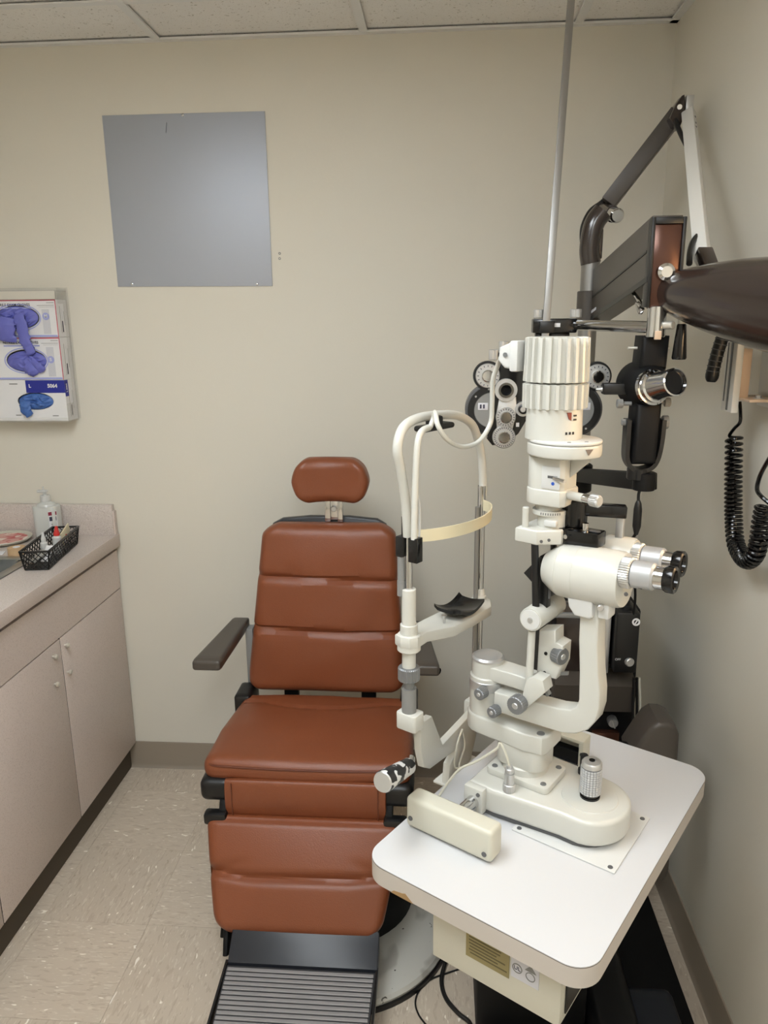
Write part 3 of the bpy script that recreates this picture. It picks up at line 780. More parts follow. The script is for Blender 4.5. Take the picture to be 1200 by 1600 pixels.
# armrests
def armrest(s):
    a = MB()
    y0, y1 = 1.885, 2.16
    x0, x1 = .302, .247                              # distance from the chair's axis, outer front / rear
    def af(p):
        q = (p.y + .1375) / .275
        return V((s * ((x0 + .002) * (1 - q) + (x1 + .024) * q) + p.x * (1 - .38 * q), p.y, p.z + .022 * q))
    a.cushion((CCX - .002, (y0 + y1) / 2, .702), (.042, .1375, .017), .011, af, 16)
    return a.build('armrest', M_ARMPAD, ch)
for s in (-1, 1):
    armrest(s)
    MB().b((CCX + s * .243 - .012, 2.12, .45), (CCX + s * .243 + .012, 2.16, .715), .004).build('arm_post', M_GREYP, ch)
    MB().cushion((CCX + s * .250, 2.075, .497), (.026, .05, .042), .012, n=8).build('side_housing', M_BLACK, ch)
MB().tube([V((CCX + .25, 2.14, .66)), V((CCX + .29, 2.06, .655)), V((CCX + .335, 1.99, .652))], .013, 14, 4).build('release_handle', M_GLOSS, ch)

# ================================================================== slit lamp table
ZT = .80
tb = thing('slit_lamp_table', 'white instrument table with rounded corners holding the slit lamp', 'table', (.064, 0, 0), frame=True)
tc_ = (.0605, -.0035); thx, thy, tr = .1895, .2865, .04
MB().prism(rpoly(tc_, thx, thy, tr, ZT - .034, 10), (0, 0, .0317)).build('table_edge', M_EDGE, tb)
MB().prism(rpoly(tc_, thx - .0003, thy - .0003, tr, ZT - .0014, 10), (0, 0, .0014)).build('table_top', M_TABLE, tb)
ve = tc_[1] - thy
MB().prism([V((u_, ve - .0006, z_)) for u_, z_ in ((-.072, ZT - .0345), (-.066, ZT - .029), (-.05, ZT - .026), (-.044, ZT - .0235), (-.03, ZT - .0345))], (0, .012, 0)).build('edge_chip', M_WOOD, tb)
MB().prism(rpoly(tc_, thx - .0001, thy - .0001, tr, ZT - .0023, 10), (0, 0, .0010)).build('edge_seam', M_TOE, tb)
bx0 = MB().b((-.016, -.256, .653), (.198, .02, .766), .002).build('power_supply_box', M_IVORY, tb)
MB().b((.045, -.2572, .69), (.118, -.2562, .752), .0).build('rating_label', M_OLIVE, bx0)
lab = MB()
for i in range(9):
    z = .744 - i * .0056; a = .05 + random.random() * .004
    lab.b((a, -.2575, z - .0011), (a + .045 + random.random() * .018, -.2573, z + .0011))
lab.build('label_print', M_OLIVEI, bx0)
MB().b((.121, -.2572, .698), (.165, -.2562, .735)).build('approval_sticker', M_CARDG, bx0)
MB().ring((.131, -.2574, .7165), (0, -1, 0), .008, .0065, .0004, 24).ring((.152, -.2574, .7135), (0, -1, 0), .0075, .0062, .0004, 24).build('sticker_marks', M_GREYP, bx0)
lettering('UL', .009, M_INK, bx0, frame_m((.131, -.2577, .7165), (1, 0, 0), (0, 0, 1)))
MB().prism([V((.143, -.2575, .722)), V((.161, -.2575, .722)), V((.152, -.2575, .7335))], (0, -.0003, 0)).build('triangle_mark', M_GREYP, bx0)
MB().cyl((.02, -.256, .745), (.02, -.264, .745), .007, n=16, ch=.001).build('box_screw', M_GREYP, bx0)
MB().b((.1985, -.24, .665), (.2005, -.06, .755)).build('socket_panel', M_GLOSS, bx0)
MB().cyl(loc(V((.27, 1.47, .206))), loc(V((.27, 1.47, .766))), .045, n=32).build('support_column', M_BLACKM, tb)
pa, pb = loc(V((.27, 1.47, .70))), loc(V((.47, 1.60, .62)))
MB().beam(pa, pb, .09, .08, .015).build('swing_arm', M_BLACKM, tb)
MB().b((.03, -.09, ZT + .0002), (.206, .075, ZT + .003), .0012).build('glide_plate', M_WHITE2, tb)
for uu, vv in ((.04, -.081), (.196, -.081), (.196, .065)):
    MB().lathe((uu, vv, ZT + .003), (0, 0, 1), [(0, .0042), (.001, .0038)], 14).build('plate_screw', M_DGREY, tb)

# ================================================================== slit lamp
lamp = thing('slit_lamp', 'ivory white slit lamp biomicroscope with fluted lamp housing on the instrument table', 'slit lamp', (.03, 0, ZT + .003), frame=True)
def P(name, mb, m, parent=None, **k): return mb.build(name, m, parent or lamp, **k)
# cross slide base, wide at the axle and rounded at the joystick
bp_ = [V((-.06, -.082, 0)), V((-.01, -.084, 0)), V((.105, -.072, 0))]
for i in range(15):
    a = -PI * .45 + PI * .9 * i / 14; bp_.append(V((.128 + .066 * math.cos(a), -.004 + .070 * math.sin(a), 0)))
bp_ += [V((.09, .072, 0)), V((-.06, .085, 0))]
P('cross_slide_base', MB().prism([p + V((0, 0, ZT + .010)) for p in bp_], (0, 0, .046), .008, 4), M_WHITE)
P('base_foot', MB().prism([V((p.x * .93, p.y * .93, ZT + .0035)) for p in bp_], (0, 0, .007)), M_DGREY)
bk_ = P('axle_bracket', MB().b((-.058, -.098, ZT + .010), (-.022, -.082, ZT + .056), .002), M_WHITE)
P('bracket_screw', MB().cyl((-.030, -.098, ZT + .047), (-.030, -.1, ZT + .047), .0035, n=12), M_DGREY, bk_)
P('axle', MB().cyl((-.040, -.16, ZT + .030), (-.040, .17, ZT + .030), .0115, n=28), M_CHROME)
fc = P('wheel_cover', MB().b((-.117, -.188, ZT + .0035), (.046, -.150, ZT + .060), .008, 4), M_IVORY)
for uu, zz in ((-.106, .022), (.034, .018)):
    P('cover_screw', MB().cyl((uu, -.188, ZT + zz), (uu, -.1895, ZT + zz), .0042, n=14), M_DGREY, fc)
rc = MB().b((-.117, .170, ZT + .0035), (.056, .178, ZT + .060), .003).b((-.117, .142, ZT + .052), (.056, .176, ZT + .060), .003).b((.046, .142, ZT + .0035), (.056, .174, ZT + .056), .003)
rc = P('wheel_cover', rc, M_IVORY)
P('gear_rack', MB().b((-.11, .15, ZT + .004), (.045, .169, ZT + .03), .002), M_BLACKM, rc)
P('wheel', MB().torus((-.04, .158, ZT + .030), (0, 1, 0), .014, .005, 28, 10), M_WHITE, rc)
# mounting plate and joystick
mp_ = P('mounting_plate', MB().prism(rpoly((.012, -.004), .058, .042, .01, ZT + .056), (0, 0, .012), .002), M_WHITE)
for uu, vv in ((.058, -.034), (.058, .027), (-.034, -.034)):
    P('plate_screw', MB().lathe((uu, vv, ZT + .068), (0, 0, 1), [(0, .0052), (.0015, .0048)], 16), M_GREYK, mp_)
P('joystick_ring', MB().lathe((.128, -.004, ZT + .056), (0, 0, 1), [(0, .046), (.0015, .045)], 40), M_WHITE)
j0 = V((.128, -.004, ZT + .057))
js = P('joystick', MB().lathe(j0, (.0, .0, 1), [(0, .0165), (.004, .0165), (.004, .015), (.010, .015)], 28), M_GLOSS)
gr = MB(); n = 22
for k in range(11):
    for i in range(n):
        a = 2 * PI * i / n; z = ZT + .0685 + k * .0042
        r_ = .0168; d = V((math.cos(a), math.sin(a), 0))
        gr.box(V((j0.x, j0.y, z)) + d * r_, (.0014, .0040, .0034), 0, Matrix.Rotation(a, 3, 'Z'))
P('grip_studs', gr, mat('pale grip studs', (196, 196, 196), .35, .2), js, kind='stuff')
P('grip_core', MB().cyl((j0.x, j0.y, ZT + .067), (j0.x, j0.y, ZT + .114), .0163, n=32), M_DGREY, js)
P('grip_cap', MB().lathe((j0.x, j0.y, ZT + .114), (0, 0, 1), [(0, .0168), (.006, .0165), (.009, .0145), (.010, .006)], 28), M_ALU, js)
P('button', MB().lathe((j0.x, j0.y, ZT + .123), (0, 0, 1), [(0, .005), (.002, .0048)], 16), M_GLOSS, js)
P('lock_screw', MB().cyl((.092, .054, ZT + .056), (.092, .054, ZT + .064), .009, n=18).cyl((.092, .054, ZT + .064), (.092, .054, ZT + .092), .0065, n=18).cyl((.085, .054, ZT + .09), (.099, .054, ZT + .09), .003, n=10), M_BLACK)
cn = P('cable_connector', MB().knurl((.012, -.068, ZT + .056), (.012, -.068, ZT + .070), .0105, 24, .0006).cyl((.012, -.068, ZT + .07), (.012, -.068, ZT + .09), .0085, n=24).cyl((.012, -.068, ZT + .09), (.012, -.068, ZT + .099), .0075, n=24, ch=.001).cyl((.012, -.068, ZT + .099), (.012, -.068, ZT + .104), .0045, n=14), M_ALU)
P('signal_cable', MB().tube([V((.012, -.068, ZT + .10)), V((.004, -.07, ZT + .125)), V((-.006, -.071, ZT + .14)), V((-.012, -.073, ZT + .128)), V((-.045, -.08, ZT + .096)), V((-.075, -.088, ZT + .072)), V((-.098, -.105, ZT + .03)), V((-.105, -.12, ZT + .007)), V((-.112, -.145, ZT + .005))], .0022, 8, 6), M_IVORY)
# column
P('column_foot', MB().lathe((.008, 0, ZT + .068), (0, 0, 1), [(0, .040), (.012, .040), (.014, .037)], 36), M_WHITE)
P('column', MB().prism(rpoly((.006, 0), .044, .036, .022, ZT + .080, 8), (0, 0, .068), .003), M_WHITE)
fl = [V((.052, -.034, 0)), V((.058, -.02, 0)), V((.058, .03, 0)), V((.03, .036, 0)), V((-.06, .034, 0))]
for i in range(9):
    a = PI / 2 + PI * i / 8; fl.append(V((-.072 + .034 * math.cos(a), .034 * math.sin(a), 0)))
fl += [V((-.03, -.036, 0)), V((.02, -.04, 0))]
P('column_flange', MB().prism([p + V((0, 0, ZT + .118)) for p in fl], (0, 0, .034), .004, 3), M_WHITE)
P('flange_screw', MB().lathe((.044, -.022, ZT + .152), (0, 0, 1), [(0, .007), (.0012, .0065)], 18), M_GREYK)
PV = V((-.072, 0, 0))
def zc(z): return V((PV.x, 0, z))
P('pivot_column', MB().cyl(zc(ZT + .150), zc(ZT + .222), .0305, n=40, ch=.002), M_WHITE)
P('pivot_ring', MB().cyl(zc(ZT + .196), zc(ZT + .214), .0315, n=40, ch=.001), M_ALU)
P('pivot_head', MB().cyl(zc(ZT + .214), zc(ZT + .250), .0275, n=40, ch=.001), M_WHITE)
P('pivot_cap', MB().lathe(zc(ZT + .250), (0, 0, 1), [(0, .0285), (.003, .0285), (.006, .025), (.0075, .012)], 40), M_ALU)
def knob(p, d, r, L, name='clamp_knob', m=M_GREYK, parent=None):
    p = V(p); d = V(d).normalized()
    k = P(name, MB().knurl(p, p + d * L, r, 24, .0007, .0012), m, parent)
    P('knob_screw', MB().lathe(p + d * L, d, [(0, r * .36), (.001, r * .3)], 14), M_ALU, k)
    return k
knob(sl(757, 1080, -.034), (-.1, -1, 0), .0105, .018)
knob(sl(777, 1108, -.036), (-.1, -1, 0), .0100, .018)
# microscope arm, a J-shaped casting
jf = -.030
jl = [(772, 1082), (806, 1090), (842, 1099), (872, 1107), (890, 1109), (900, 1105), (904, 1094), (905, 1050), (904, 1000), (906, 950), (907, 925),
      (936, 925), (935, 960), (933, 1010), (934, 1050), (937, 1085), (936, 1108), (930, 1128), (918, 1141), (900, 1147), (880, 1146), (850, 1137), (810, 1124), (770, 1110)]
P('microscope_arm', MB().prism([sl(x, y, jf) for x, y in jl], (0, .034, 0), .003, 3), M_WHITE)
# microscope
def axm(t, v, z=None): return V((t, v, (1.247 if z is None else z)))
tilt = V((1, 0, .03)).normalized()
micro = P('microscope_body', MB().lathe(axm(.036, -.012, 1.241), tilt, [(0, .021), (.002, .026), (.014, .034), (.026, .0412), (.03, .042), (.0305, .0415), (.058, .0435), (.0585, .043), (.090, .044), (.122, .043), (.128, .041), (.129, .024)], 48), M_WHITE)
P('far_barrel', MB().lathe(axm(.105, .055, 1.262), tilt, [(0, .026), (.004, .029), (.044, .029), (.05, .026)], 40), M_WHITE, micro)
P('barrel_bridge', MB().b((.09, -.01, 1.235), (.135, .06, 1.268), .006), M_WHITE, micro)
P('objective_lens', MB().lathe(axm(.0355, -.012, 1.241), -tilt, [(0, .022), (.001, .021)], 28), M_GLASSD, micro)
def eyepiece(o):
    e = P('eyepiece', MB().knurl(o, o + tilt * .016, .0235, 40, .0011, .002), M_ALU)
    P('scale_ring', MB().lathe(o + tilt * .016, tilt, [(0, .0185), (.002, .0205), (.030, .0205), (.033, .018), (.033, .017)], 36), mat('pale grey ring', (178, 179, 180), .4, .4), e)
    P('chrome_tube', MB().cyl(o + tilt * .049, o + tilt * .066, .0165, n=32), M_CHROME, e)
    P('eye_cup', MB().lathe(o + tilt * .062, tilt, [(0, .0172), (.004, .0195), (.014, .020), (.016, .018), (.0145, .014), (.010, .0125)], 36), M_GLOSS, e)
    tk = MB()
    for a in range(5):
        q = o + tilt * .032; an = math.radians(-125 + a * 14); d = V((0, math.cos(an), math.sin(an)))
        tk.box(q + d * .0205, (.0012 if a % 2 else .006, .0010, .0010))
    P('scale_marks', tk, M_DGREY, e)
eyepiece(V((.163, -.026, 1.262)))
eyepiece(V((.152, .050, 1.2635)))
P('body_screw', MB().cyl(sl(978, 928, -.04), sl(978, 928, -.04) + V((.001, -.002, 0)), .003, n=12), M_DGREY, micro)
sd = [(886, 934), (925, 940), (925, 966), (920, 968), (897, 962), (888, 948)]
P('saddle', MB().prism([sl(x, y, -.040) for x, y in sd], (0, .05, 0), .003, 3), M_WHITE2)
P('saddle_side', MB().b(sl(933, 966, -.036), sl(952, 942, -.036) + V((0, .03, 0)), .003), M_WHITE2)
P('saddle_screw', MB().cyl(sl(938, 948, -.038), sl(938, 948, -.038) + V((.003, -.007, 0)), .005, n=16, ch=.001), M_ALU)
# tonometer mount on top of the microscope
tn = P('tonometer_mount', MB().b(V((.052, -.012, 1.284)), V((.118, .022, 1.308)), .003).cyl((.056, .004, 1.284), (.056, .004, 1.309), .0185, n=28, ch=.002), M_GLOSS)
P('tonometer_post', MB().cyl((.064, .020, 1.308), (.064, .020, 1.352), .021, n=32, ch=.002), M_GLOSS, tn)
P('tonometer_arm', MB().beam((.07, .022, 1.336), (.135, .055, 1.333), .022, .019, .002), M_GLOSS, tn)
P('tonometer_bar', MB().beam((.128, .052, 1.325), (.128, .052, 1.262), .012, .008, .001, (0, 1, 0)), M_ALU, tn)
P('mount_pin', MB().cyl((.092, .0, 1.306), (.092, .0, 1.320), .005, n=14), M_CHROME, tn)
P('mount_screw', MB().cyl((.066, -.012, 1.297), (.066, -.0145, 1.297), .0035, n=12), M_CHROME, tn)
P('mount_slot', MB().prism(rpoly((.106, .004), .009, .005, .0045, 1.308), (0, 0, .0006)), M_DGREY, tn)
# illumination arm
P('illumination_arm', MB().prism([V((-.06, -.022, 1.018)), V((-.02, -.02, 1.018)), V((.022, -.022, 1.018)), V((.022, .018, 1.018)), V((-.06, .022, 1.018))], (0, 0, .026), .003, 3), M_WHITE)
TWU = .028
blk = [(842, 985), (868, 985), (868, 1004), (880, 1010), (878, 1040), (868, 1062), (838, 1055)]
P('tilt_block', MB().prism([sl(x, y, -.018) for x, y in blk], (0, .034, 0), .003, 3), M_WHITE)
for x, y in ((853, 1021), (851, 1051)):
    q = sl(x, y, -.018); P('set_screw', MB().cyl(q, q + V((0, -.001, 0)), .003, n=10), M_BLACK)
knob(sl(868, 1021, -.01), (1, -.35, 0), .0145, .017)
lv = P('release_lever', MB().ribbon(spline([sl(848, 1052, -.022), sl(851, 1070, -.026), sl(858, 1086, -.03)], 6), .010, .005, (0, 1, 0)), M_GREYP)
P('stop_lever', MB().ribbon(spline([sl(866, 1052, 0), sl(878, 1052, 0), sl(888, 1052, 0)], 4), .006, .004, (0, 0, 1)), M_GREYP)
P('guide_rod', MB().cyl(sl(827, 1062, -.036), sl(831, 985, -.036), .0062, n=20), M_WHITE)
ft = [(822, 1062), (832, 1058), (848, 1064), (852, 1082), (824, 1106), (812, 1100)]
P('tilt_foot', MB().prism([sl(x, y, -.050) for x, y in ft], (0, .030, 0), .002, 2), M_WHITE)
knob(sl(813, 1097, -.05), (-.05, -1, 0), .0155, .018)
hc = sl(827, 968, -.050)
HZ = hc.z; HU = hc.x + .002
P('tilt_cylinder', MB().lathe((HU, -.050, HZ), (0, 1, 0), [(0, .0185), (.002, .0195), (.055, .0195), (.0555, .0188), (.058, .0188), (.0585, .0195), (.092, .0195), (.098, .016)], 40), M_WHITE)
P('cylinder_cap', MB().lathe((HU, -.0502, HZ), (0, -1, 0), [(0, .0168), (.001, .0162)], 32), M_WHITE2)
P('cap_bolt', MB().lathe((HU, -.0512, HZ), (0, -1, 0), [(0, .0045), (.002, .004)], 14), M_ALU)
# three black rods with the mirror between them
FZ = sl(865, 853, -.03).z
for vv, rr in ((-.034, .0058), (.034, .0052)):
    P('support_rod', MB().cyl((HU + .002, vv, HZ), (TWU - .004, vv, FZ + .01), rr, n=18), M_BLACK)
P('rod_rib', MB().b((HU - .002, -.022, HZ + .012), (HU + .014, -.006, FZ - .03), .002), M_BLACK)
mz = sl(833, 893, 0).z
P('mirror_prism', MB().prism([V((HU - .032, -.016, mz)), V((HU - .004, -.016, mz + .034)), V((HU + .022, -.016, mz + .018)), V((HU + .018, -.016, mz - .03)), V((HU - .008, -.016, mz - .02))], (0, .03, 0), .001), M_BLACK)
P('mirror_bracket', MB().b((HU + .006, -.019, mz - .034), (HU + .018, -.016, mz + .006), .001), M_DGREY)
# tower
def tz(px, py): return sl(px, py, 0).z
z1 = FZ; z2 = tz(866, 832)
P('tower_foot', MB().prism([V((TWU - .034, -.042, z1)), V((TWU + .004, -.044, z1)), V((TWU + .034, -.02, z1)), V((TWU + .036, .03, z1)), V((TWU + .01, .044, z1)), V((TWU - .030, .042, z1))], (0, 0, .024), .003, 3), M_WHITE)
for x, y in ((846, 846), (858, 844)):
    q = sl(x, y, -.045); P('foot_screw', MB().cyl(q, q + V((0, -.001, 0)), .0026, n=10), M_DGREY)
P('foot_pin', MB().cyl((TWU - .022, -.032, z1 + .022), (TWU - .022, -.032, z1 + .056), .0052, n=16, ch=.001), M_WHITE)
P('filter_drum', MB().cyl((TWU + .008, 0, z1 + .022), (TWU + .008, 0, tz(866, 800)), .0225, n=36), M_WHITE)
P('drum_window', MB().b((TWU + .006, -.0262, z1 + .028), (TWU + .027, -.016, tz(866, 808)), .002), M_WHITE2)
zs0 = tz(866, 802)
sr = P('scale_ring', MB().lathe((TWU + .004, 0, zs0), (0, 0, 1), [(0, .027), (.007, .027), (.0075, .024)], 40), M_WHITE)
tm = MB()
for i in range(9):
    a = math.radians(-95 + i * 8); tm.box(V((TWU + .004, 0, zs0 + .0035)) + V((math.cos(a), math.sin(a), 0)) * .027, (.0008, .0012, .0035), 0, Matrix.Rotation(a, 3, 'Z'))
P('scale_marks', tm, M_DGREY, sr)
zs1 = tz(870, 790)
P('slit_neck', MB().cyl((TWU + .002, 0, zs0 + .007), (TWU + .002, 0, zs1 + .02), .0215, n=36), M_WHITE)
zh0, zh1 = tz(870, 786), tz(870, 712)
hp = []
for i in range(17):
    a = PI * .5 + PI * i / 16; hp.append(V((TWU - .006 + .026 * math.cos(a), .030 * math.sin(a), zh0)))
hp += [V((TWU + .03, -.030, zh0)), V((TWU + .036, -.022, zh0)), V((TWU + .036, .022, zh0)), V((TWU + .03, .030, zh0))]
hou = P('slit_housing', MB().prism(hp, (0, 0, zh1 - zh0), .003, 3), M_WHITE)
P('housing_collar', MB().prism([V((p.x * 1.0 + (.003 if p.x > TWU else -.001), p.y * 1.06, zh0)) for p in hp], (0, 0, .026), .003, 3), M_WHITE, hou)
P('housing_panel', MB().b((TWU + .002, -.0312, zh0 + .028), (TWU + .032, -.030, zh1 - .012), .0003), M_WHITE2, hou)
P('panel_slot', MB().b((TWU + .012, -.0316, zh1 - .030), (TWU + .028, -.031, zh1 - .026)), M_DGREY, hou)
P('filter_lever', MB().cyl((TWU + .022, -.031, zh1 - .029), (TWU + .044, -.040, zh1 - .030), .0028, n=12), M_CHROME, hou)
P('blue_dot', MB().lathe((TWU + .021, -.0312, zh1 - .038), (0, -1, 0), [(0, .0028), (.0005, .0026)], 16), M_BLUE, hou)
lvz = 1.364
ll = P('slit_lever', MB().cyl((TWU + .036, -.012, lvz), (TWU + .068, -.022, lvz), .0068, n=20), M_WHITE)
P('lever_ring', MB().cyl((TWU + .068, -.022, lvz), (TWU + .080, -.0255, lvz), .0072, n=20), M_CHROME, ll)
P('lever_knob', MB().knurl((TWU + .080, -.0255, lvz), (TWU + .096, -.030, lvz), .0095, 22, .0006, .002), M_ALU, ll)
# round shelf under the lamp housing
zd0, zd1 = tz(880, 710), tz(880, 690)
dp = [V((TWU + .023 + .057 * math.cos(a), .052 * math.sin(a), zd0)) for a in [2 * PI * i / 48 for i in range(48)]]
ds = P('lamp_shelf', MB().prism(dp, (0, 0, zd1 - zd0), .003, 3), M_WHITE)
P('shelf_lid', MB().prism([V((p.x, p.y * .99, zd1 + .0005)) for p in dp], (0, 0, .005), .002, 2), M_WHITE2, ds)
P('shelf_bracket', MB().prism([V((TWU + .036, -.004, zd0)), V((TWU + .072, -.004, zd0)), V((TWU + .036, -.004, zd0 - .035))], (0, .008, 0), .001), M_WHITE, ds)
for a in (-140, -60, -25):
    P('shelf_screw', MB().lathe((TWU + .023 + .047 * math.cos(math.radians(a)), .043 * math.sin(math.radians(a)), zd1 + .0055), (0, 0, 1), [(0, .003), (.0008, .0026)], 12), M_GREYP, ds)
P('shelf_notch', MB().prism([V((TWU + .069, -.0295, zd1 - .004)), V((TWU + .0775, -.0215, zd1 - .004)), V((TWU + .073, -.026, zd1 - .013))], (.001, -.0016, 0)), mat('notch shade', (120, 105, 92), .6), ds)
# drum and fluted lamp housing
zl0, zl1, zl2, zl3 = zd1 + .005, tz(868, 637), tz(870, 597), tz(872, 526)
dr = P('lamp_drum', MB().lathe((TWU + .004, 0, zl0), (0, 0, 1), [(0, .0435), (.001, .0435), (zl1 - zl0 + .01, .042)], 48), M_WHITE)
for a in (-40, -32, -24):
    d = V((math.cos(math.radians(a)), math.sin(math.radians(a)), 0)); P('vent_hole', MB().box(V((TWU + .004, 0, zl0 + .012)) + d * .0433, (.0012, .003, .004), 0, Matrix.Rotation(math.radians(a), 3, 'Z')), M_BLACK, dr)
d = V((math.cos(math.radians(-33)), math.sin(math.radians(-33)), 0)); sd_ = V((-d.y, d.x, 0)); q = V((TWU + .004, 0, zl0 + .037)) + d * .0424
P('red_mark', MB().prism([q + sd_ * -.006 + V((0, 0, .006)), q + sd_ * .002 + V((0, 0, .006)), q + sd_ * .002 - V((0, 0, .006)), q - sd_ * .002 - V((0, 0, .004))], d * .0016), mat('dark red mark', (120, 50, 40), .4), dr)
P('black_mark', MB().box(q + sd_ * .009 + V((0, 0, .001)), (.0016, .005, .0025), 0, Matrix.Rotation(math.radians(-25), 3, 'Z')).box(q + sd_ * .009 - V((0, 0, .005)), (.0016, .005, .0025), 0, Matrix.Rotation(math.radians(-25), 3, 'Z')), M_BLACK, dr)
def fluted(za, zb, ra, rb_, nf=22):
    vs = []; fs = []; pat = [(0, 0), (.07, 1), (.40, 1), (.47, 0)]
    N = nf * 4; rows = [(za, ra - .003, 0), (za + .0015, ra, 1), (zb - .0015, rb_, 1), (zb, rb_ - .003, 0)]
    for z, r, on in rows:
        for i in range(nf):
            for t_, hgt in pat:
                a = 2 * PI * (i + t_) / nf; rr = r + (hgt * .006 if on else hgt * .004) - .006
                vs.append(V((TWU + .004 + rr * math.cos(a), rr * math.sin(a), z)))
    for k in range(3):
        for i in range(N): j = (i + 1) % N; fs.append([k * N + i, k * N + j, (k + 1) * N + j, (k + 1) * N + i])
    fs.append(list(range(N))[::-1]); fs.append([3 * N + i for i in range(N)])
    return MB().raw(vs, fs)
P('lamp_housing', fluted(zl1, zl2 - .0007, .0495, .0497), M_WHITE, smooth=20)
P('lamp_cap', fluted(zl2 + .0007, zl3, .0497, .0480), M_WHITE, smooth=20)
# power plug at the side of the housing
pz = tz(810, 556)
pl = P('power_plug', MB().prism([V((-.018, -.034, pz + .022)), V((-.030, -.036, pz + .021)), V((-.047, -.036, pz + .014)), V((-.049, -.036, pz - .006)), V((-.038, -.036, pz - .017)), V((-.018, -.034, pz - .02))], (0, .026, 0), .004, 3), M_WHITE2)
P('plug_collar', MB().b((-.028, -.039, pz - .022), (-.014, -.007, pz + .024), .003), M_WHITE2, pl)
P('plug_screw', MB().cyl((-.036, -.036, pz + .003), (-.036, -.0375, pz + .003), .0035, n=12), M_GREYK, pl)

# ================================================================== chin rest
CN, CF = V((-.143, -.14, 0)), V((-.172, .14, 0))
cd_ = (CF - CN).normalized(); cnm = V((-cd_.y, cd_.x, 0))
if cnm.x < 0: cnm = -cnm
def cp(px, py, off=0.0): return slplane(px, py, CN + cnm * off, cnm)
cr = thing('chin_rest', 'white chin rest frame with forehead strap and black chin cup at the table edge', 'chin rest', (-.115, 0, ZT - .04), frame=True)
def Q(name, mb, m, parent=None, **k): return mb.build(name, m, parent or cr, **k)
zn = lambda py: cp(638, py).z
zf = lambda py: cp(750, py).z
def nz(z): return V((CN.x, CN.y, z))
def fz(z): return V((CF.x, CF.y, z))
# lower casting
cast = [(645, 1128), (664, 1116), (681, 1160), (742, 1096), (742, 1130), (736, 1138), (724, 1190), (690, 1228), (692, 1192), (705, 1166), (661, 1198), (652, 1196), (647, 1172)]
th_ = .015
Q('frame_casting', MB().prism([cp(x, y, -th_ / 2) for x, y in cast], cnm * th_, .0025, 2), M_WHITE)
zfar = cp(745, 1112).z
Q('far_leg', MB().prism([V((CF.x - .018, CF.y - .02, zfar - .03)), V((CF.x + .018, CF.y - .02, zfar - .03)), V((CF.x + .018, CF.y + .02, zfar - .03)), V((CF.x - .018, CF.y + .02, zfar - .03))], (0, 0, .06), .003), M_WHITE)
ztc = cp(705, 1215)
ck = Q('table_clamp', MB().b((ztc.x - .022, ztc.y - .03, ZT - .04), (ztc.x + .012, ztc.y + .09, ZT - .0355), .001), M_WHITE)
Q('stem_cable', MB().tube([cp(722, 1140, .012), cp(714, 1165, .014), cp(712, 1200, .014), V((-.118, ztc.y + .02, ZT + .004))], .002, 8, 6).tube([cp(722, 1140, .012), cp(726, 1165, .014), cp(718, 1200, .014), V((-.116, ztc.y + .03, ZT + .004))], .002, 8, 6), M_IVORY)
# near post
zb = zn(1112)
Q('post_block', MB().prism(rpoly((CN.x + .002, CN.y), .020, .015, .006, zn(1137)), (0, 0, zb - zn(1137)), .002), M_WHITE)
Q('post_sleeve', MB().cyl(nz(zb), nz(zn(1075)), .0125, n=28), M_GREYP)
Q('height_knob', MB().cyl(nz(zn(1075)), nz(zn(1062)), .009, n=24).knurl(nz(zn(1063)), nz(zn(1042)), .0185, 34, .0009, .002), M_GREYK)
Q('post_lower', MB().cyl(nz(zn(1042)), nz(zn(1008)), .0115, n=28), M_WHITE)
Q('post_collar', MB().cyl(nz(zn(1005)), nz(zn(975)), .0145, n=32, ch=.001), M_WHITE)
Q('post_upper', MB().cyl(nz(zn(976)), nz(zn(920)), .0118, n=28, ch=.001), M_WHITE)
Q('near_rod', MB().cyl(nz(zn(922)), nz(zn(835)), .006, n=20), M_CHROME)
# far posts
zfb = zfar
Q('far_rod', MB().cyl(fz(zfb), fz(zf(760)), .0075, n=24), M_CHROME)
Q('far_rod', MB().cyl(fz(zfb) + V((.002, -.018, 0)), fz(zf(790)) + V((.002, -.018, 0)), .0045, n=18), M_RODST)
# chin bar
zcb = zn(1006)
A0 = CN; B_ = CF
def cb(s, o): return CN + (CF - CN) * s + cnm * o
def cbz(s, o): return cb(s, o) - V((0, 0, .03 * s))
bar = [cbz(-.04, -.020), cbz(.05, -.019), cbz(.30, -.022), cbz(.55, -.022), cbz(.85, -.020), cbz(1.06, -.018), cbz(1.06, .016), cbz(.88, .040), cbz(.55, .042), cbz(.32, .040), cbz(.12, .017), cbz(-.02, .020), cbz(-.065, .012), cbz(-.075, -.004)]
Q('chin_bar', MB().prism([p + V((0, 0, zcb - .004)) for p in bar], (0, 0, .020), .003, 2), M_WHITE)
Q('bar_collar', MB().cyl(nz(zcb - .012), nz(zcb + .018), .0195, n=32, ch=.002), M_WHITE)
Q('far_collar', MB().cyl(fz(zcb - .018), fz(zcb - .004), .013, n=28, ch=.003).lathe(fz(zcb - .004), (0, 0, 1), [(0, .011), (.012, .0085)], 24), M_WHITE)
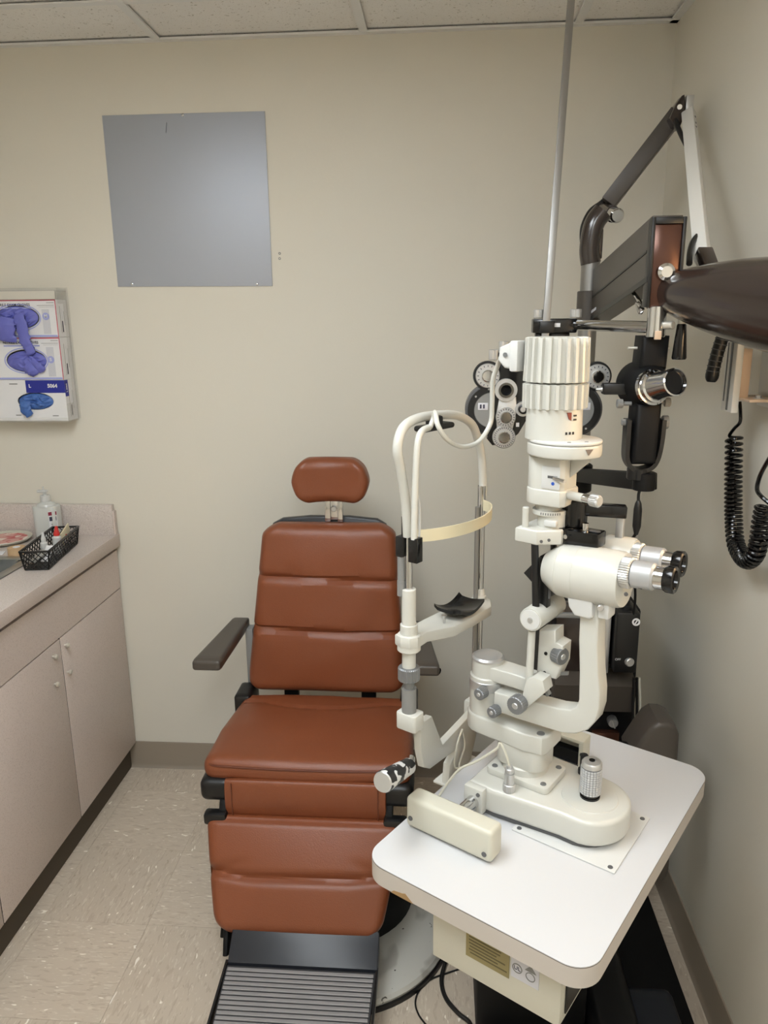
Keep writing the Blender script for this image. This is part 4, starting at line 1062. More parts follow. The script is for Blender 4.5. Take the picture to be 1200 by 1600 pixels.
# chin cup
vs = []; fs = []; n1, n2 = 16, 8
for i in range(n1 + 1):
    for j in range(n2 + 1):
        s = .40 + .36 * i / n1; o = -.012 + .052 * j / n2
        q = (2 * i / n1 - 1); r_ = (2 * j / n2 - 1)
        hgt = zcb + .0265 + .012 * q * q - .004 * (1 - r_ * r_) + (.004 if j == 0 else 0)
        vs.append(cbz(s, o) + V((0, 0, hgt)))
for i in range(n1):
    for j in range(n2):
        a = i * (n2 + 1) + j; fs.append([a, a + 1, a + n2 + 2, a + n2 + 1])
nv = len(vs)
vs += [p + V((0, 0, -.006)) for p in vs]
fs += [[nv + k for k in f[::-1]] for f in fs]
bd_ = [(i, 0) for i in range(n1 + 1)] + [(n1, j) for j in range(1, n2 + 1)] + [(i, n2) for i in range(n1 - 1, -1, -1)] + [(0, j) for j in range(n2 - 1, 0, -1)]
ids = [i * (n2 + 1) + j for i, j in bd_]
for k in range(len(ids)): a, b_ = ids[k], ids[(k + 1) % len(ids)]; fs.append([a, b_, nv + b_, nv + a])
Q('chin_cup', MB().raw(vs, fs), M_GLOSS)
for s, o in ((.33, .018), (.80, .018)):
    p = cbz(s, o) + V((0, 0, zcb + .015)); Q('paper_pin', MB().cyl(p, p + V((0, 0, .014)), .0025, n=12).lathe(p + V((0, 0, .014)), (0, 0, 1), [(0, .0042), (.002, .0045), (.003, .003)], 14), M_CHROME)
# hoop
hoop = [(637, 838), (635, 800), (632, 770), (625, 728), (621, 705), (624, 682), (634, 664), (655, 653), (680, 649), (705, 648), (722, 652), (738, 664), (746, 684), (752, 710), (754, 740), (755, 775)]
Q('hoop', MB().tube([cp(x, y) for x, y in hoop], .0076, 16, 5), M_WHITE)
# forehead strap bows towards the operator
zst = [zn(838), zf(787)]
zst0, zst1 = cp(640, 838).z, cp(752, 790).z
st = []
for i in range(25):
    q = i / 24; s = q * 1.0; o = .060 * max(0.0, math.sin(PI * q)) ** .55
    st.append(cb(s, o) + V((0, 0, zst0 + .002 + (zst1 - zst0) * q)))
Q('forehead_strap', MB().ribbon(st, .020, .0022, (0, 0, 1)), M_CREAM)
# fixation lamp clip and tubes
Q('clip', MB().b(nz(zn(870)) + V((-.018, -.012, 0)), nz(zn(838)) + V((-.004, .004, 0)), .002).cyl(nz(zn(842)) + V((-.009, -.004, 0)), nz(zn(808)) + V((-.009, -.004, 0)), .0022, n=10), M_BLACK)
Q('slide_tube', MB().cyl(nz(zn(870)) + V((-.011, -.006, 0)), nz(zn(908)) + V((-.011, -.006, 0)), .0058, n=18).cyl(nz(zn(908)) + V((-.011, -.006, 0)), nz(zn(931)) + V((-.011, -.006, 0)), .0066, n=18), M_GREYP)
f0 = CN + cnm * .022 + cd_ * -.018
def fp_(px, py): return slplane(px, py, f0, cnm)
sb_ = fp_(649, 859)
Q('switch_box', MB().box(sb_, (.017, .016, fp_(649, 840).z - fp_(649, 878).z), .001), M_GLOSS)
Q('fixation_tube', MB().tube([fp_(647, 843), fp_(648, 790), fp_(650, 730), fp_(653, 690), fp_(659, 674), fp_(670, 668)], .0052, 14, 5), M_WHITE)
Q('fixation_cable', MB().tube([fp_(655, 842), fp_(656, 800), fp_(652, 770)], .0018, 8, 4), M_WHITE2)
q = cp(678, 665, .004)
Q('fixation_holder', MB().prism([p + V((0, 0, q.z - .007)) for p in [V((q.x - .014, q.y - .036, 0)), V((q.x + .010, q.y - .042, 0)), V((q.x + .014, q.y + .04, 0)), V((q.x - .010, q.y + .044, 0))]], (0, 0, .010), .004, 3).b(q + V((-.010, -.012, -.004)), q + V((.010, .014, .016)), .004), M_BLACK)
# cable looping from the hoop to the plug of the lamp housing
c_a = fp_(672, 668); pe = V((-.048, -.023, pz + .002))
cab = [c_a, fp_(677, 655), fp_(675, 644) + V((.006, 0, 0)), slplane(684, 664, (-.10, -.12, 0), cnm), slplane(698, 686, (-.095, -.10, 0), cnm), slplane(722, 698, (-.09, -.09, 0), cnm), slplane(748, 690, (-.085, -.075, 0), cnm), slplane(766, 662, (-.08, -.06, 0), cnm), slplane(769, 630, (-.078, -.05, 0), cnm), slplane(770, 595, (-.076, -.04, 0), cnm), slplane(778, 570, (-.066, -.03, 0), cnm), pe]
Q('lamp_cable', MB().tube(cab, .0040, 10, 6), M_WHITE)
# grip for the patient
g0 = V((CN.x + .012, CN.y - .012, .905)); g1 = sl(640, 1196, -.175); g2 = sl(598, 1222, -.262)
Q('grip_rod', MB().cyl(g0, g1 + (g1 - g2) * .0, .0075, n=20), M_CHROME)
Q('hand_grip', MB().lathe(g1, g2 - g1, [(0, .0115), (.004, .0135), ((g2 - g1).length - .004, .0175), ((g2 - g1).length, .0155)], 28), M_WORN)
Q('grip_end', MB().lathe(g2, g2 - g1, [(0, .0165), (.002, .015)], 28), M_ALU)

# rounded housing at the end of the table's swing arm
hs_ = [(985, 1185), (1003, 1158), (1018, 1138), (1030, 1130), (1045, 1131), (1058, 1137), (1063, 1150), (1060, 1195), (1052, 1300), (1046, 1366), (1040, 1378), (1024, 1380), (1016, 1372)]
MB().prism([loc(onY(x, y, 1.56)) for x, y in hs_], SU * 0 + V((SV.x * 0, 0, 0)) + (loc(V((0, 1.1, 0))) - loc(V((0, 1.0, 0)))), .012, 4).build('arm_housing', M_BROWNM, tb)

# ================================================================== instrument stand
PY = 2.05
pX = onY(921, 450, PY).x
sn = thing('instrument_stand', 'dark brown and black instrument stand with console and steel pole in the corner', 'instrument stand', (.36, 1.75, 0))
def N_(name, mb, m, parent=None, **k): return mb.build(name, m, parent or sn, **k)
N_('base_plate', MB().b((.10, 1.18, .002), (.605, 2.25, .035), .006), M_BLACKM)
N_('pedestal', MB().b((.095, 1.40, .036), (.34, 1.80, .205), .006), M_BLACKM)
N_('pedestal_cover', MB().b((.345, 1.30, .036), (.46, 1.75, .11), .03, 3), M_BLACK)
N_('foot_pedal', MB().cushion((.50, 1.42, .062), (.06, .09, .026), .02, n=8), M_NAVY)
N_('foot_pedal', MB().cushion((.39, 1.25, .062), (.05, .06, .024), .018, n=8), M_NAVY)
N_('console', MB().b((.285, 1.80, .036), (.505, 2.16, .925), .008), M_BLACKM)
N_('pole', MB().cyl((pX, PY, .925), (pX, PY, onY(921, 408, PY).z), .0235, n=32), M_RODST)
N_('pole_sleeve', MB().cyl((pX, PY, onY(915, 505, PY).z), (pX, PY, onY(915, 455, PY).z), .030, n=32, ch=.002), M_BROWNM)
cy = lambda px, py, y=1.795: onY(px, py, y)
def cbox(name, x0, y0, x1, y1, ya, yb, m, bev=.003, parent=None):
    a, b_ = cy(x0, y1, ya), cy(x1, y0, ya)
    return N_(name, MB().b((a.x, ya, a.z), (b_.x, yb + .012, b_.z), bev), m, parent)
cbox('upper_panel', 866, 945, 940, 1048, 1.785, 1.80, M_BROWN)
cbox('panel_rim', 864, 960, 942, 966, 1.775, 1.80, M_GREYP)
N_('slanted_panel', MB().prism([V((.292, 1.80, .765)), V((.292, 1.74, .745)), V((.292, 1.755, .668)), V((.292, 1.80, .66))], (.20, 0, 0), .003), M_BROWNM)
cbox('switch_strip', 935, 1100, 955, 1105, 1.782, 1.80, M_ALU, .001)
cbox('orange_strip', 925, 1146, 968, 1158, 1.782, 1.80, M_RED_BROWN, .001)
kp_ = cy(957, 1127, 1.79)
N_('dial_knob', MB().lathe((kp_.x, 1.80, kp_.z), (0, -1, 0), [(0, .013), (.018, .013), (.022, .0115)], 28).beam((kp_.x - .004, 1.776, kp_.z + .012), (kp_.x + .004, 1.776, kp_.z - .012), .004, .004, .001), M_ALU)
cbox('column_strip', 941, 948, 957, 1052, 1.745, 1.80, M_ALU, .002)
dv = cbox('handle_charger', 958, 958, 1002, 1052, 1.72, 1.80, M_BLACK, .006)
q = cy(994, 972, 1.719)
N_('round_emblem', MB().ring((q.x, 1.7195, q.z), (0, -1, 0), .0095, .0055, .0012, 28), M_CARD, dv)
N_('emblem_bar', MB().box((q.x, 1.7188, q.z), (.003, .001, .014), 0, Matrix.Rotation(.5, 3, 'Y')), M_CARD, dv)
q = cy(980, 944, 1.75)
N_('charger_plug', MB().lathe((q.x, 1.755, q.z - .025), (0, 0, 1), [(0, .016), (.02, .014), (.024, .009), (.035, .008)], 20), M_BLACK, dv)
q = cy(990, 1040, 1.70)
N_('charger_knob', MB().lathe((q.x - .01, 1.735, q.z), (.3, -1, 0), [(0, .011), (.02, .011), (.022, .009)], 24), M_ALU, dv)
lettering('OFF', .008, M_CARD, dv, frame_m((q.x - .033, 1.719, q.z + .006), (1, 0, 0), (0, 0, 1)))
# cords hanging from the charger down behind the table
for k, (dx, r_) in enumerate(((0, .0035), (.007, .0035), (.013, .0028))):
    N_('stand_cord', MB().tube([V((.482 + dx, 1.74, .77)), V((.487 + dx * 1.4, 1.745, .68)), V((.494 + dx, 1.75, .60)), V((.50 + dx * .6, 1.775, .45)), V((.505, 1.78, .30))], r_, 8, 6), M_IVORY if k == 2 else M_BLACK)
# phoropter arm
AX = .384
NYE = 1.50
ao_far = [onX(x, y, AX) for x, y in ((910, 437), (907, 488), (917, 503))]
near = lambda y: V((AX, NYE, onY(1012, y, NYE).z))
arm = N_('phoropter_arm', MB().prism([near(337)] + ao_far + [near(436) + V((0, .03, 0)), near(480) + V((0, .03, 0)), near(480)], (.056, 0, 0), .002), M_BROWNM)
# far to near lines of the arm's side panels
for (a, b_) in (((910, 477), (1011, 393)),):
    A, B = onX(*a, AX - .0008), onX(*b_, AX - .0008); N_('arm_seam', MB().beam(A, B, .002, .004, 0), M_BLACK, arm)
A, B = onX(920, 500, AX - .0012), onX(1012, 436, AX - .0012)
N_('arm_lower_trim', MB().beam(A, B, .003, .010, 0), M_BLACK, arm)
q = onX(922, 489, AX - .0012); N_('arm_label', MB().beam(q, onX(931, 482, AX - .0012), .001, .007, 0), M_CARDG, arm)
nY = NYE
zt_, zb_ = onY(1040, 339, nY - .01).z, onY(1040, 480, nY - .01).z
N_('arm_end_frame', MB().b((AX - .002, nY - .014, zb_), (AX + .004, nY + .012, zt_), .001).b((AX + .053, nY - .014, zb_), (AX + .059, nY + .012, zt_), .001).b((AX + .004, nY - .014, zt_ - .012), (AX + .053, nY + .012, zt_), .001), M_BLACK, arm)
N_('arm_end_cover', MB().b((AX + .004, nY - .010, zb_ - .002), (AX + .053, nY + .012, zt_ - .012), .002), M_RED_BROWN, arm)
q = onY(1040, 425, nY - .02)
N_('end_knob', MB().lathe((q.x, nY - .008, q.z), (0, -1, 0), [(0, .008), (.008, .008), (.009, .0155), (.018, .0155), (.022, .010)], 28), M_CHROME, arm)
CXc, CYc = onD(1026, 500, 1.42).x, onD(1026, 500, 1.42).y
cz0, cz1 = onD(1026, 527, 1.42).z, zb_ + .002
N_('swivel_tube', MB().cyl((CXc, CYc, cz0), (CXc, CYc, cz1), .0175, n=28, ch=.001), M_CHROME, arm)
N_('swivel_clip', MB().b((CXc - .006, CYc - .019, cz0 - .004), (CXc + .006, CYc - .012, cz0 + .012), .001), M_LAMPLIT, arm)
N_('swivel_screw', MB().cyl((CXc + .012, CYc - .012, cz0 + .022), (CXc + .024, CYc - .026, cz0 + .022), .0075, n=18, ch=.001), M_KNOB, arm)
N_('wing_hook', MB().tube([onD(988, 456, 1.55), onD(996, 466, 1.5), onD(1003, 480, 1.46), onD(996, 474, 1.48), onD(1000, 488, 1.46), onD(1004, 482, 1.45)], .0045, 10, 4), M_CHROME, arm)
hh = onD(1067, 486, 1.40)
N_('arm_handle', MB().lathe(hh, (.0, .0, -1), [(0, .0075), (.024, .0075), (.0245, .0085), (.085, .0135), (.088, .012)], 24), M_GLOSS, arm)
N_('handle_ferrule', MB().cyl(hh + V((0, 0, .012)), hh - V((0, 0, .023)), .008, n=20), M_KNOB, arm)
N_('handle_bolt', MB().tube([hh + V((0, 0, .01)), hh + V((-.018, .01, .016))], .004, 8), M_CHROME, arm)
# keratometer arm from the pole
ka0 = V((pX, PY, onY(915, 742, PY).z)); ka1 = onD(1010, 752, 1.52)
N_('keratometer_arm', MB().beam(ka0, ka1, .045, .035, .003).cyl(ka0 + V((0, 0, -.045)), ka0 + V((0, 0, .03)), .034, n=28, ch=.003).cyl(ka1 + V((-.004, .004, -.018)), ka1 + V((-.004, .004, .018)), .022, n=24, ch=.001), M_BLACKM)
phrod_a = V((CXc, CYc, cz0 + .018))

# ================================================================== phoropter
P0x, P0y = .207, 1.71
def ph(px, py, dy=0.0): return V((P0x + (px - 832) * .001424, P0y + dy, 1.4315 - (py - 640) * .00138))
po = thing('phoropter', 'black and silver phoropter with dials hanging behind the slit lamp', 'phoropter', (P0x, P0y, 1.35))
def H(name, mb, m, parent=None, **k): return mb.build(name, m, parent or po, **k)
FW = (0, -1, 0)
for cxp, ins in ((768, 1), (897, -1)):
    c = ph(cxp, 640)
    bt = H('lens_battery', MB().lathe(c + V((0, .03, 0)), FW, [(0, .050), (.006, .0585), (.040, .0585), (.044, .055)], 56), M_DGREY)
    H('battery_rim', MB().ring(c + V((0, -.0145, 0)), FW, .0535, .040, .003, 48), M_BLACK, bt)
    H('battery_face', MB().lathe(c + V((0, -.0145, 0)), FW, [(0, .040), (.0015, .039)], 40), M_GREYP, bt)
    w_ = ph(cxp - 14 * ins, 634, -.0165)
    H('power_window', MB().box(w_, (.022, .002, .016), .0008), M_CARDG, bt)
    H('window_digit', MB().box(w_ + V((.002, -.0012, 0)), (.004, .001, .009)).box(w_ + V((-.005, -.0012, 0)), (.004, .001, .009)), M_INK, bt)
    for a in (60, 100, 140, 220, 260, 300):
        d = V((math.cos(math.radians(a)), 0, math.sin(math.radians(a)))); H('rim_screw', MB().lathe(c + d * .047 + V((0, -.0175, 0)), FW, [(0, .0024), (.0008, .002)], 10), M_ALU, bt)
body = [(780, 566), (826, 552), (826, 648), (810, 678), (790, 696), (770, 697), (761, 686), (770, 655), (768, 610), (776, 585)]
mir = lambda pts: [(1664 - x, y) for x, y in pts][::-1]
for pts in (body, mir(body)):
    H('carrier', MB().prism([ph(x, y, -.020) for x, y in pts], (0, .028, 0), .004, 3), M_GLOSS)
H('centre_bar', MB().b(ph(800, 580, -.010), ph(864, 548, .02), .004), M_BLACK)
def dial(px, py, r, name, parent=None, dy=-.02, ticks=16, cap=.55):
    c = ph(px, py, dy)
    d = H(name, MB().lathe(c, FW, [(0, r), (.005, r), (.007, r * .93)], 36), M_ALU, parent)
    tk = MB()
    for i in range(ticks):
        a = 2 * PI * i / ticks; e = V((math.cos(a), 0, math.sin(a)))
        tk.box(c + e * r * .8 + V((0, -.0074, 0)), (.0016, .0008, .0036), 0, Matrix.Rotation(-a + PI / 2, 3, 'Y'))
    H('dial_ticks', tk, M_INK, d)
    H('dial_cap', MB().lathe(c + V((0, -.007, 0)), FW, [(0, r * cap), (.006, r * cap), (.008, r * cap * .85)], 28), M_CHROME if cap < .6 else M_ALU, d)
    return d
for s, pts in ((1, ((760, 585), (788, 607), (789, 650), (787, 682), (815, 637))), (-1, ((926, 587), (876, 607), (875, 650), (877, 682), (849, 637)))):
    a, b_, c_, d_, e_ = pts
    H('dial_backing', MB().lathe(ph(*a, -.012), FW, [(0, .032), (.006, .031)], 32), M_BLACK)
    dial(*a, .0265, 'sphere_dial', cap=.5)
    ap_ = H('aperture_ring', MB().ring(ph(*b_, -.022), FW, .0245, .0125, .012, 36), M_ALU)
    H('aperture_inner', MB().ring(ph(*b_, -.030), FW, .0165, .0115, .008, 32), M_CHROME, ap_)
    H('aperture_lens', MB().lathe(ph(*b_, -.024), FW, [(0, .0123), (.002, .0123)], 28), M_GLASSD, ap_)
    H('link_plate', MB().prism([ph(b_[0] + dx, y, -.021) for dx, y in ((-10, 622), (16, 618), (18, 640), (12, 672), (-12, 672), (-14, 648))], (0, -.006, 0), .002), M_ALU)
    dial(*c_, .022, 'cylinder_dial', dy=-.026, ticks=20, cap=.58)
    dial(*d_, .0255, 'axis_dial', dy=-.024, ticks=28, cap=.52)
    kn = H('lens_knob', MB().ring(ph(*e_, -.022), FW, .0165, .011, .008, 30), M_ALU)
    H('knob_core', MB().lathe(ph(*e_, -.024), FW, [(0, .011), (.014, .0105), (.016, .008)], 26), M_BLACK, kn)
    H('knob_cap', MB().lathe(ph(e_[0] - 1 * s, e_[1], -.040), FW, [(0, .0062), (.002, .0055)], 20), M_ALU, kn)
    q = ph(c_[0] + 19 * s, 663, -.021); H('white_label', MB().box(q, (.007, .001, .009)), M_CARD)
H('top_bracket', MB().b(ph(827, 520, -.012), ph(893, 498, .024), .003), M_GLOSS)
H('bracket_neck', MB().b(ph(832, 552, .0), ph(884, 519, .02), .003), M_GLOSS)
for x in (836, 892):
    H('bracket_knob', MB().knurl(ph(x, 497, .006), ph(x, 484, .006), .0125 if x > 850 else .0105, 24, .0006, .001), M_ALU)
H('level_label', MB().box(ph(852, 508, -.0126), (.044, .001, .008)), M_CARD)
H('side_bracket', MB().b(ph(790, 570, -.006), ph(830, 536, .02), .003), M_GLOSS)
for x, y in ((784, 540), (769, 553)):
    H('adjust_knob', MB().knurl(ph(x, y + 8, -.004), ph(x, y - 8, -.004), .0105, 24, .0006, .001), M_ALU)
H('adjust_rod', MB().tube([ph(769, 553, -.004), ph(800, 553, .004)], .005, 10), M_BLACK)
H('hanging_rod', MB().cyl(ph(888, 508, .006), phrod_a, .0112, n=24), M_CHROME)
rd0 = ph(843, 556, -.028); rd1 = onD(896, -45, 1.58)
H('reading_rod', MB().beam(rd0, rd1, .0155, .006, .0008, (0, -1, 0)), M_RODST)
H('rod_clamp', MB().b(ph(836, 520, -.024), ph(858, 502, -.006), .002), M_BLACK)

# ================================================================== keratometer
KX, KY = .403, 1.53
def kk(px, py, dy=0.0): return V((KX + (px - 1005) * .00127, KY + dy, 1.426 - (py - 660) * .00123))
ke = thing('keratometer', 'black keratometer with chrome eyepiece in a forked cradle', 'keratometer', (kk(1000, 745).x, KY, kk(1000, 745).z))
def K(name, mb, m, parent=None, **k): return mb.build(name, m, parent or ke, **k)
def slab(px0, py0, px1, py1, w0, w1, y0, y1, bev): 
    a, b_ = kk(px0, py0), kk(px1, py1)
    return MB().prism([V((a.x - w0, KY + y0, a.z)), V((a.x + w0, KY + y0, a.z)), V((b_.x + w1, KY + y0, b_.z)), V((b_.x - w1, KY + y0, b_.z))], (0, y1 - y0, 0), bev, 3)
K('upper_body', slab(1012, 524, 1010, 575, .0255, .026, -.02, .05, .008), M_BLACKM)
K('lower_body', slab(1009, 628, 1007, 727, .0245, .0245, -.022, .05, .01), M_BLACKM)
K('hub', MB().lathe(kk(1003, 602, .05), (.12, -1, .05), [(0, .046), (.03, .046), (.055, .043), (.075, .036), (.082, .03)], 40), M_BLACKM)
ed = V((.36, -.90, .22)).normalized(); e0 = kk(1006, 603, -.03)
ey_ = K('eyepiece', MB().lathe(e0, ed, [(0, .0345), (.008, .0345), (.009, .031), (.018, .031), (.02, .027), (.05, .0245), (.062, .0245), (.064, .026), (.072, .026), (.0735, .0235), (.064, .021)], 40), M_CHROME)
K('eyepiece_lens', MB().lathe(e0 + ed * .066, ed, [(0, .0222), (.001, .0215)], 32), M_GLASSD, ey_)
K('sight_arm', MB().b(kk(941, 616, .0), kk(985, 598, .024), .003), M_BLACK)
K('sight_tip', MB().lathe(kk(941, 608, .012), (-1, 0, 0), [(0, .005), (.012, .002)], 14), M_ALU)
for px, py, s, r_ in ((985, 630, -1, .009), (1022, 628, 1, .009), (1028, 605, 1, .0065)):
    K('side_knob', MB().cyl(kk(px, py, .0), kk(px + s * 15, py, .0), r_ * .45, n=12).knurl(kk(px + s * 13, py, .0), kk(px + s * 22, py, .0), r_, 20, .0006, .001), M_GREYP)
for px, s in ((990, -1), (1024, 1)):
    K('top_pin', MB().cyl(kk(px, 543, .01), kk(px + s * 14, 543, .01), .0028, n=10), M_KNOB)
fk = [kk(981, 655), kk(981, 690), kk(982, 718), kk(990, 733), kk(1003, 738), kk(1020, 733), kk(1029, 718), kk(1033, 690), kk(1034, 655)]
K('cradle', MB().ribbon(spline(fk, 6), .036, .008, (0, 1, 0)).cyl(kk(1003, 735, 0), kk(1003, 753, 0), .022, n=24, ch=.001), M_BLACK)
for px, s, r_ in ((981, -1, .0065), (1034, 1, .0135)):
    K('cradle_knob', MB().knurl(kk(px, 660, 0), kk(px + s * 9, 660, 0), r_, 20, .0006, .001), M_GREYP)
cbk = MB().tube([ka1 + V((-.002, 0, -.012)), kk(1007, 775), kk(1007, 795)], .0032, 8, 4).tube([kk(1006, 848), V((kk(1003, 900).x, KY + .06, kk(1003, 900).z)), V((.455, 1.69, 1.02)), V((.468, 1.735, .90)), V((.475, 1.75, .80))], .0032, 8, 6)
K('power_cord', cbk, M_BLACK)
K('cord_connector', MB().lathe(kk(1007, 790), (0, 0, -1), [(0, .004), (.006, .0065), (.018, .0085), (.054, .0085), (.064, .006), (.072, .004)], 16), M_BLACK)

# ================================================================== examination lamp
el = thing('exam_lamp', 'dark brown examination lamp on a folding arm with white upper link', 'lamp', (pX, PY, onY(921, 408, PY).z))
def E_(name, mb, m, parent=None, **k): return mb.build(name, m, parent or el, **k)
eb = [V((pX, PY, onY(918, 412, PY).z)), onY(921, 390, PY), onY(925, 362, PY), onY(931, 345, PY), onY(942, 331, PY)]
eb = [V((p.x, PY, p.z)) for p in eb]
E_('elbow', MB().tube(eb, .0255, 20, 5), M_BROWN)
E_('elbow_fin', MB().b(onY(930, 405, PY) + V((0, -.012, 0)), onY(942, 358, PY) + V((0, .012, 0)), .003), M_BROWN)
a0, a1 = onD(950, 318, 1.98), onD(1058, 178, 1.90)
E_('elbow_joint', MB().cyl(onD(938, 327, 2.03), onD(958, 335, 1.93), .020, n=24, ch=.002), M_BROWN)
E_('joint_cap', MB().cyl(onD(957, 334, 1.935), onD(965, 337, 1.90), .018, n=24, ch=.004), M_CHROME)
la = E_('lower_arm', MB().beam(a0, a1, .040, .046, .002, (0, -1, .3)), M_BROWNM)
E_('arm_tip', MB().prism([onD(x, y, 1.86) for x, y in ((1047, 184), (1056, 163), (1066, 149), (1070, 147), (1071, 176), (1066, 190), (1062, 200), (1053, 196))], (0, .04, 0), .002), M_BROWN)
E_('tip_plate', MB().b(onD(1071, 177, 1.87), onD(1083, 150, 1.87) + V((0, .03, 0)), .002), M_ALU)
E_('tip_bolt', MB().cyl(onD(1062, 167, 1.865), onD(1062, 167, 1.85), .006, n=14), M_CHROME)
w0, w1 = onD(1076, 176, 1.86), onD(1098, 408, 1.50)
ua = E_('upper_arm', MB().beam(w0, w1, .0285, .022, .0015, (-.6, -1, 0)), M_PAINTWHITE)
for t_ in (.05, .10, .13):
    p = w0.lerp(w1, t_); E_('arm_hole', MB().lathe(p + V((.008, -.0135, 0)), (.3, -1, 0), [(0, .003), (.0015, .003)], 12), M_DGREY, ua)
# bullet shaped lamp head
L0, L1 = onD(1041, 456, 1.43), onD(1200, 474, 1.22)
ld = (L1 - L0); LLn = ld.length; ld.normalize()
hd = E_('lamp_head', MB().lathe(L0, ld, [(0, .030), (.004, .034), (LLn * .25, .047), (LLn * .5, .0585), (LLn * .8, .0685), (LLn * 1.1, .0745), (LLn * 1.35, .077), (LLn * 1.35, .0745), (LLn * 1.1, .072), (LLn * .7, .05)], 56), M_BROWN)
E_('nose_cap', MB().lathe(L0, -ld, [(0, .030), (.004, .026), (.006, .01)], 36), M_BROWN, hd)
bp0 = L0 + ld * (LLn * 1.0)
E_('bulb', MB().ball(bp0, .032), M_BULB, hd)
E_('head_mount', MB().beam(w1 + V((0, 0, .02)), w1 + V((.005, -.05, -.03)), .03, .02, .003), M_BROWN, hd)
for pts in ([(1052, 172, 1.9), (1056, 190, 1.86), (1063, 208, 1.84), (1072, 226, 1.82)], [(1090, 368, 1.55), (1082, 380, 1.53), (1078, 395, 1.51), (1077, 412, 1.49)], [(958, 300, 1.98), (940, 316, 2.0), (922, 330, 2.02), (911, 352, 2.05), (909, 372, 2.06), (912, 392, 2.06), (920, 404, 2.06)]):
    E_('lamp_cord', MB().tube([onD(*p) for p in pts], .006, 10, 5), M_BLACK)
ll_ = bpy.data.lights.new('lamp_light', 'SPOT'); ll_.energy = LAMP_POWER; ll_.color = (1.0, .66, .36); ll_.spot_size = math.radians(120); ll_.spot_blend = .6; ll_.shadow_soft_size = .03
lo = bpy.data.objects.new('lamp_light', ll_); COL.objects.link(lo); lo.parent = hd
lo.location = L0 + ld * (LLn * 1.2) - OFF[hd.name]; lo.rotation_euler = ld.to_track_quat('-Z', 'Y').to_euler()

# ================================================================== instrument cradle on the right wall
WX = .585
ya_ = onX(1131, 585, WX).y; yb_ = onX(1148, 585, WX).y
z_t, z_b = onX(1140, 527, WX).z, onX(1140, 645, WX).z
wu = thing('wall_cradle', 'off white wall bracket with coiled black cord on the right wall', 'wall bracket', (XR, (ya_ + yb_) / 2, z_b))
def U(name, mb, m, parent=None, **k): return mb.build(name, m, parent or wu, **k)
U('front_plate', MB().b((WX, yb_, z_b), (WX + .014, ya_, z_t), .002), M_PAINTWHITE)
U('plate_slot', MB().b((WX - .001, yb_ + (ya_ - yb_) * .35, z_b + .004), (WX + .001, yb_ + (ya_ - yb_) * .5, z_t - .004)).b((WX - .001, yb_ + (ya_ - yb_) * .75, z_b + .02), (WX + .001, yb_ + (ya_ - yb_) * .82, z_t - .01)), M_DGREY)
zf1, zf2 = onX(1160, 626, WX).z, onX(1160, 545, WX).z
U('channel', MB().b((WX + .014, yb_ + .004, zf1), (WX + .032, ya_, zf2 + .006), .001), M_LAMPLIT)
U('bottom_flange', MB().b((WX + .014, yb_ - .05, zf1 - .004), (XR - .001, ya_, zf1 + .001), .001), M_LAMPLIT)
U('top_flange', MB().b((WX + .014, yb_ - .05, zf2), (XR - .001, ya_, zf2 + .006), .001), M_PAINTWHITE)
U('wall_plate', MB().b((XR - .006, yb_ - .05, zf1 - .02), (XR - .0008, ya_, zf2 + .02), .001), M_PAINTWHITE)
U('flange_nut', MB().cyl((XR - .035, yb_ - .02, zf1 + .001), (XR - .035, yb_ - .02, zf1 + .007), .006, n=6).cyl((XR - .035, yb_ - .02, zf1 + .001), (XR - .035, yb_ - .02, zf1 + .0022), .011, n=20), M_ALU)
CXx = .618
def cw(px, py): return onX(px, py, CXx)
lead = [cw(1156, 628), cw(1157, 645), cw(1156, 660), cw(1147, 670), cw(1140, 682)]
cax = spline([cw(1147, 684), cw(1146, 740), cw(1146, 800), cw(1149, 845), cw(1158, 868), cw(1169, 876), cw(1180, 866), cw(1186, 845), cw(1190, 815), cw(1195, 790)], 24)
seg = [0.0]
for i in range(1, len(cax)): seg.append(seg[-1] + (cax[i] - cax[i - 1]).length)
TL = seg[-1]; turns = 44; ptsn = turns * 14; coil = []
px_v = None; k = 0
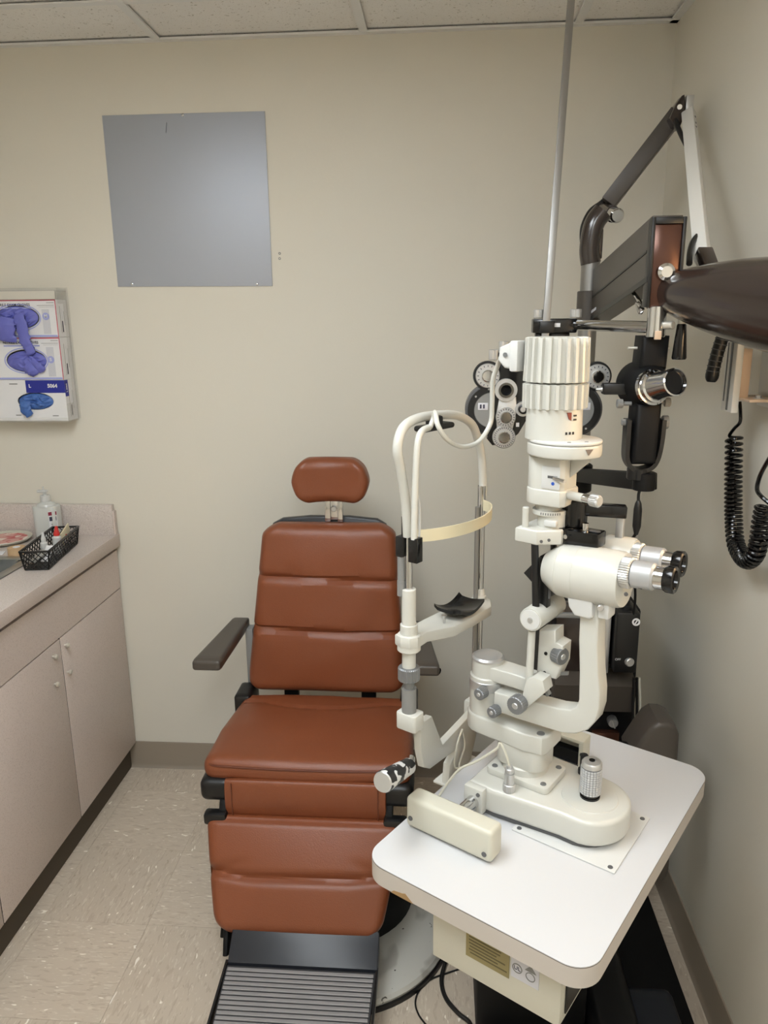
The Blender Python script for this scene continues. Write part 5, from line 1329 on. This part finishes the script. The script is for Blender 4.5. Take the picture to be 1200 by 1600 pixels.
for i in range(ptsn + 1):
    # wider spaced turns near the top of the cord, tight below
    q = i / ptsn; q = q - .10 * math.sin(min(1, q * 2.2) * PI) * (1 - q) * -1 * .35
    s = q * TL
    while k < len(seg) - 2 and seg[k + 1] < s: k += 1
    f = (s - seg[k]) / max(1e-9, seg[k + 1] - seg[k]); p = cax[k].lerp(cax[k + 1], min(1, f)); d = (cax[k + 1] - cax[k]).normalized()
    x = V((1, 0, 0)); x = (x - d * x.dot(d)).normalized(); y = d.cross(x); a = 2 * PI * turns * i / ptsn
    coil.append(p + x * .0150 * math.cos(a) + y * .0150 * math.sin(a))
U('coiled_cord', MB().tube(coil, .0036, 7), M_GLOSS)
U('cord_lead', MB().tube(lead + [coil[0]], .0036, 8, 5), M_GLOSS)
U('cord_lead', MB().tube([coil[-1], cw(1192, 778), cw(1183, 765), cw(1187, 745), cw(1197, 725), cw(1212, 700), cw(1230, 660)], .0042, 8, 5), M_GLOSS)
# ribbed handle hanging beside the cradle
hp_ = [onD(1136, 512, 1.50), onD(1128, 530, 1.51), onD(1120, 555, 1.52), onD(1114, 580, 1.53), onD(1111, 597, 1.535)]
ih = thing('retinoscope', 'black ribbed retinoscope hanging between the lamp head and wall bracket', 'retinoscope', tuple(hp_[-1]))
MB().tube(hp_, [.0125] * 13 + [.0135, .013, .011, .008, .006], 14, 4).build('handle', M_BLACK, ih)
hr = MB(); sp = spline(hp_, 6)
for i in range(4, 20, 2):
    d = (sp[i + 1] - sp[i - 1]).normalized(); hr.torus(sp[i], d, .0128, .0011, 16, 6)
hr.build('handle_ribs', M_DGREY, ih)

# ================================================================== cords on the floor
def floor_cord(pts, r, label):
    P_ = [onZ(x, y, r + .0005) for x, y in pts]
    tag(MB().tube(P_, r, 10, 8).build('power_cord', M_BLACK, off=V((P_[0].x, P_[0].y, 0))), label, 'cord')
floor_cord([(738, 1464), (718, 1470), (704, 1486), (694, 1510), (690, 1535), (697, 1560), (716, 1583), (733, 1597), (737, 1612)], .0055, 'thick black cord looping on the floor beside the stand base')
floor_cord([(727, 1511), (700, 1520), (674, 1530), (655, 1548), (649, 1566), (654, 1585), (668, 1604), (690, 1630)], .0022, 'thin black cord lying on the floor left of the thick one')
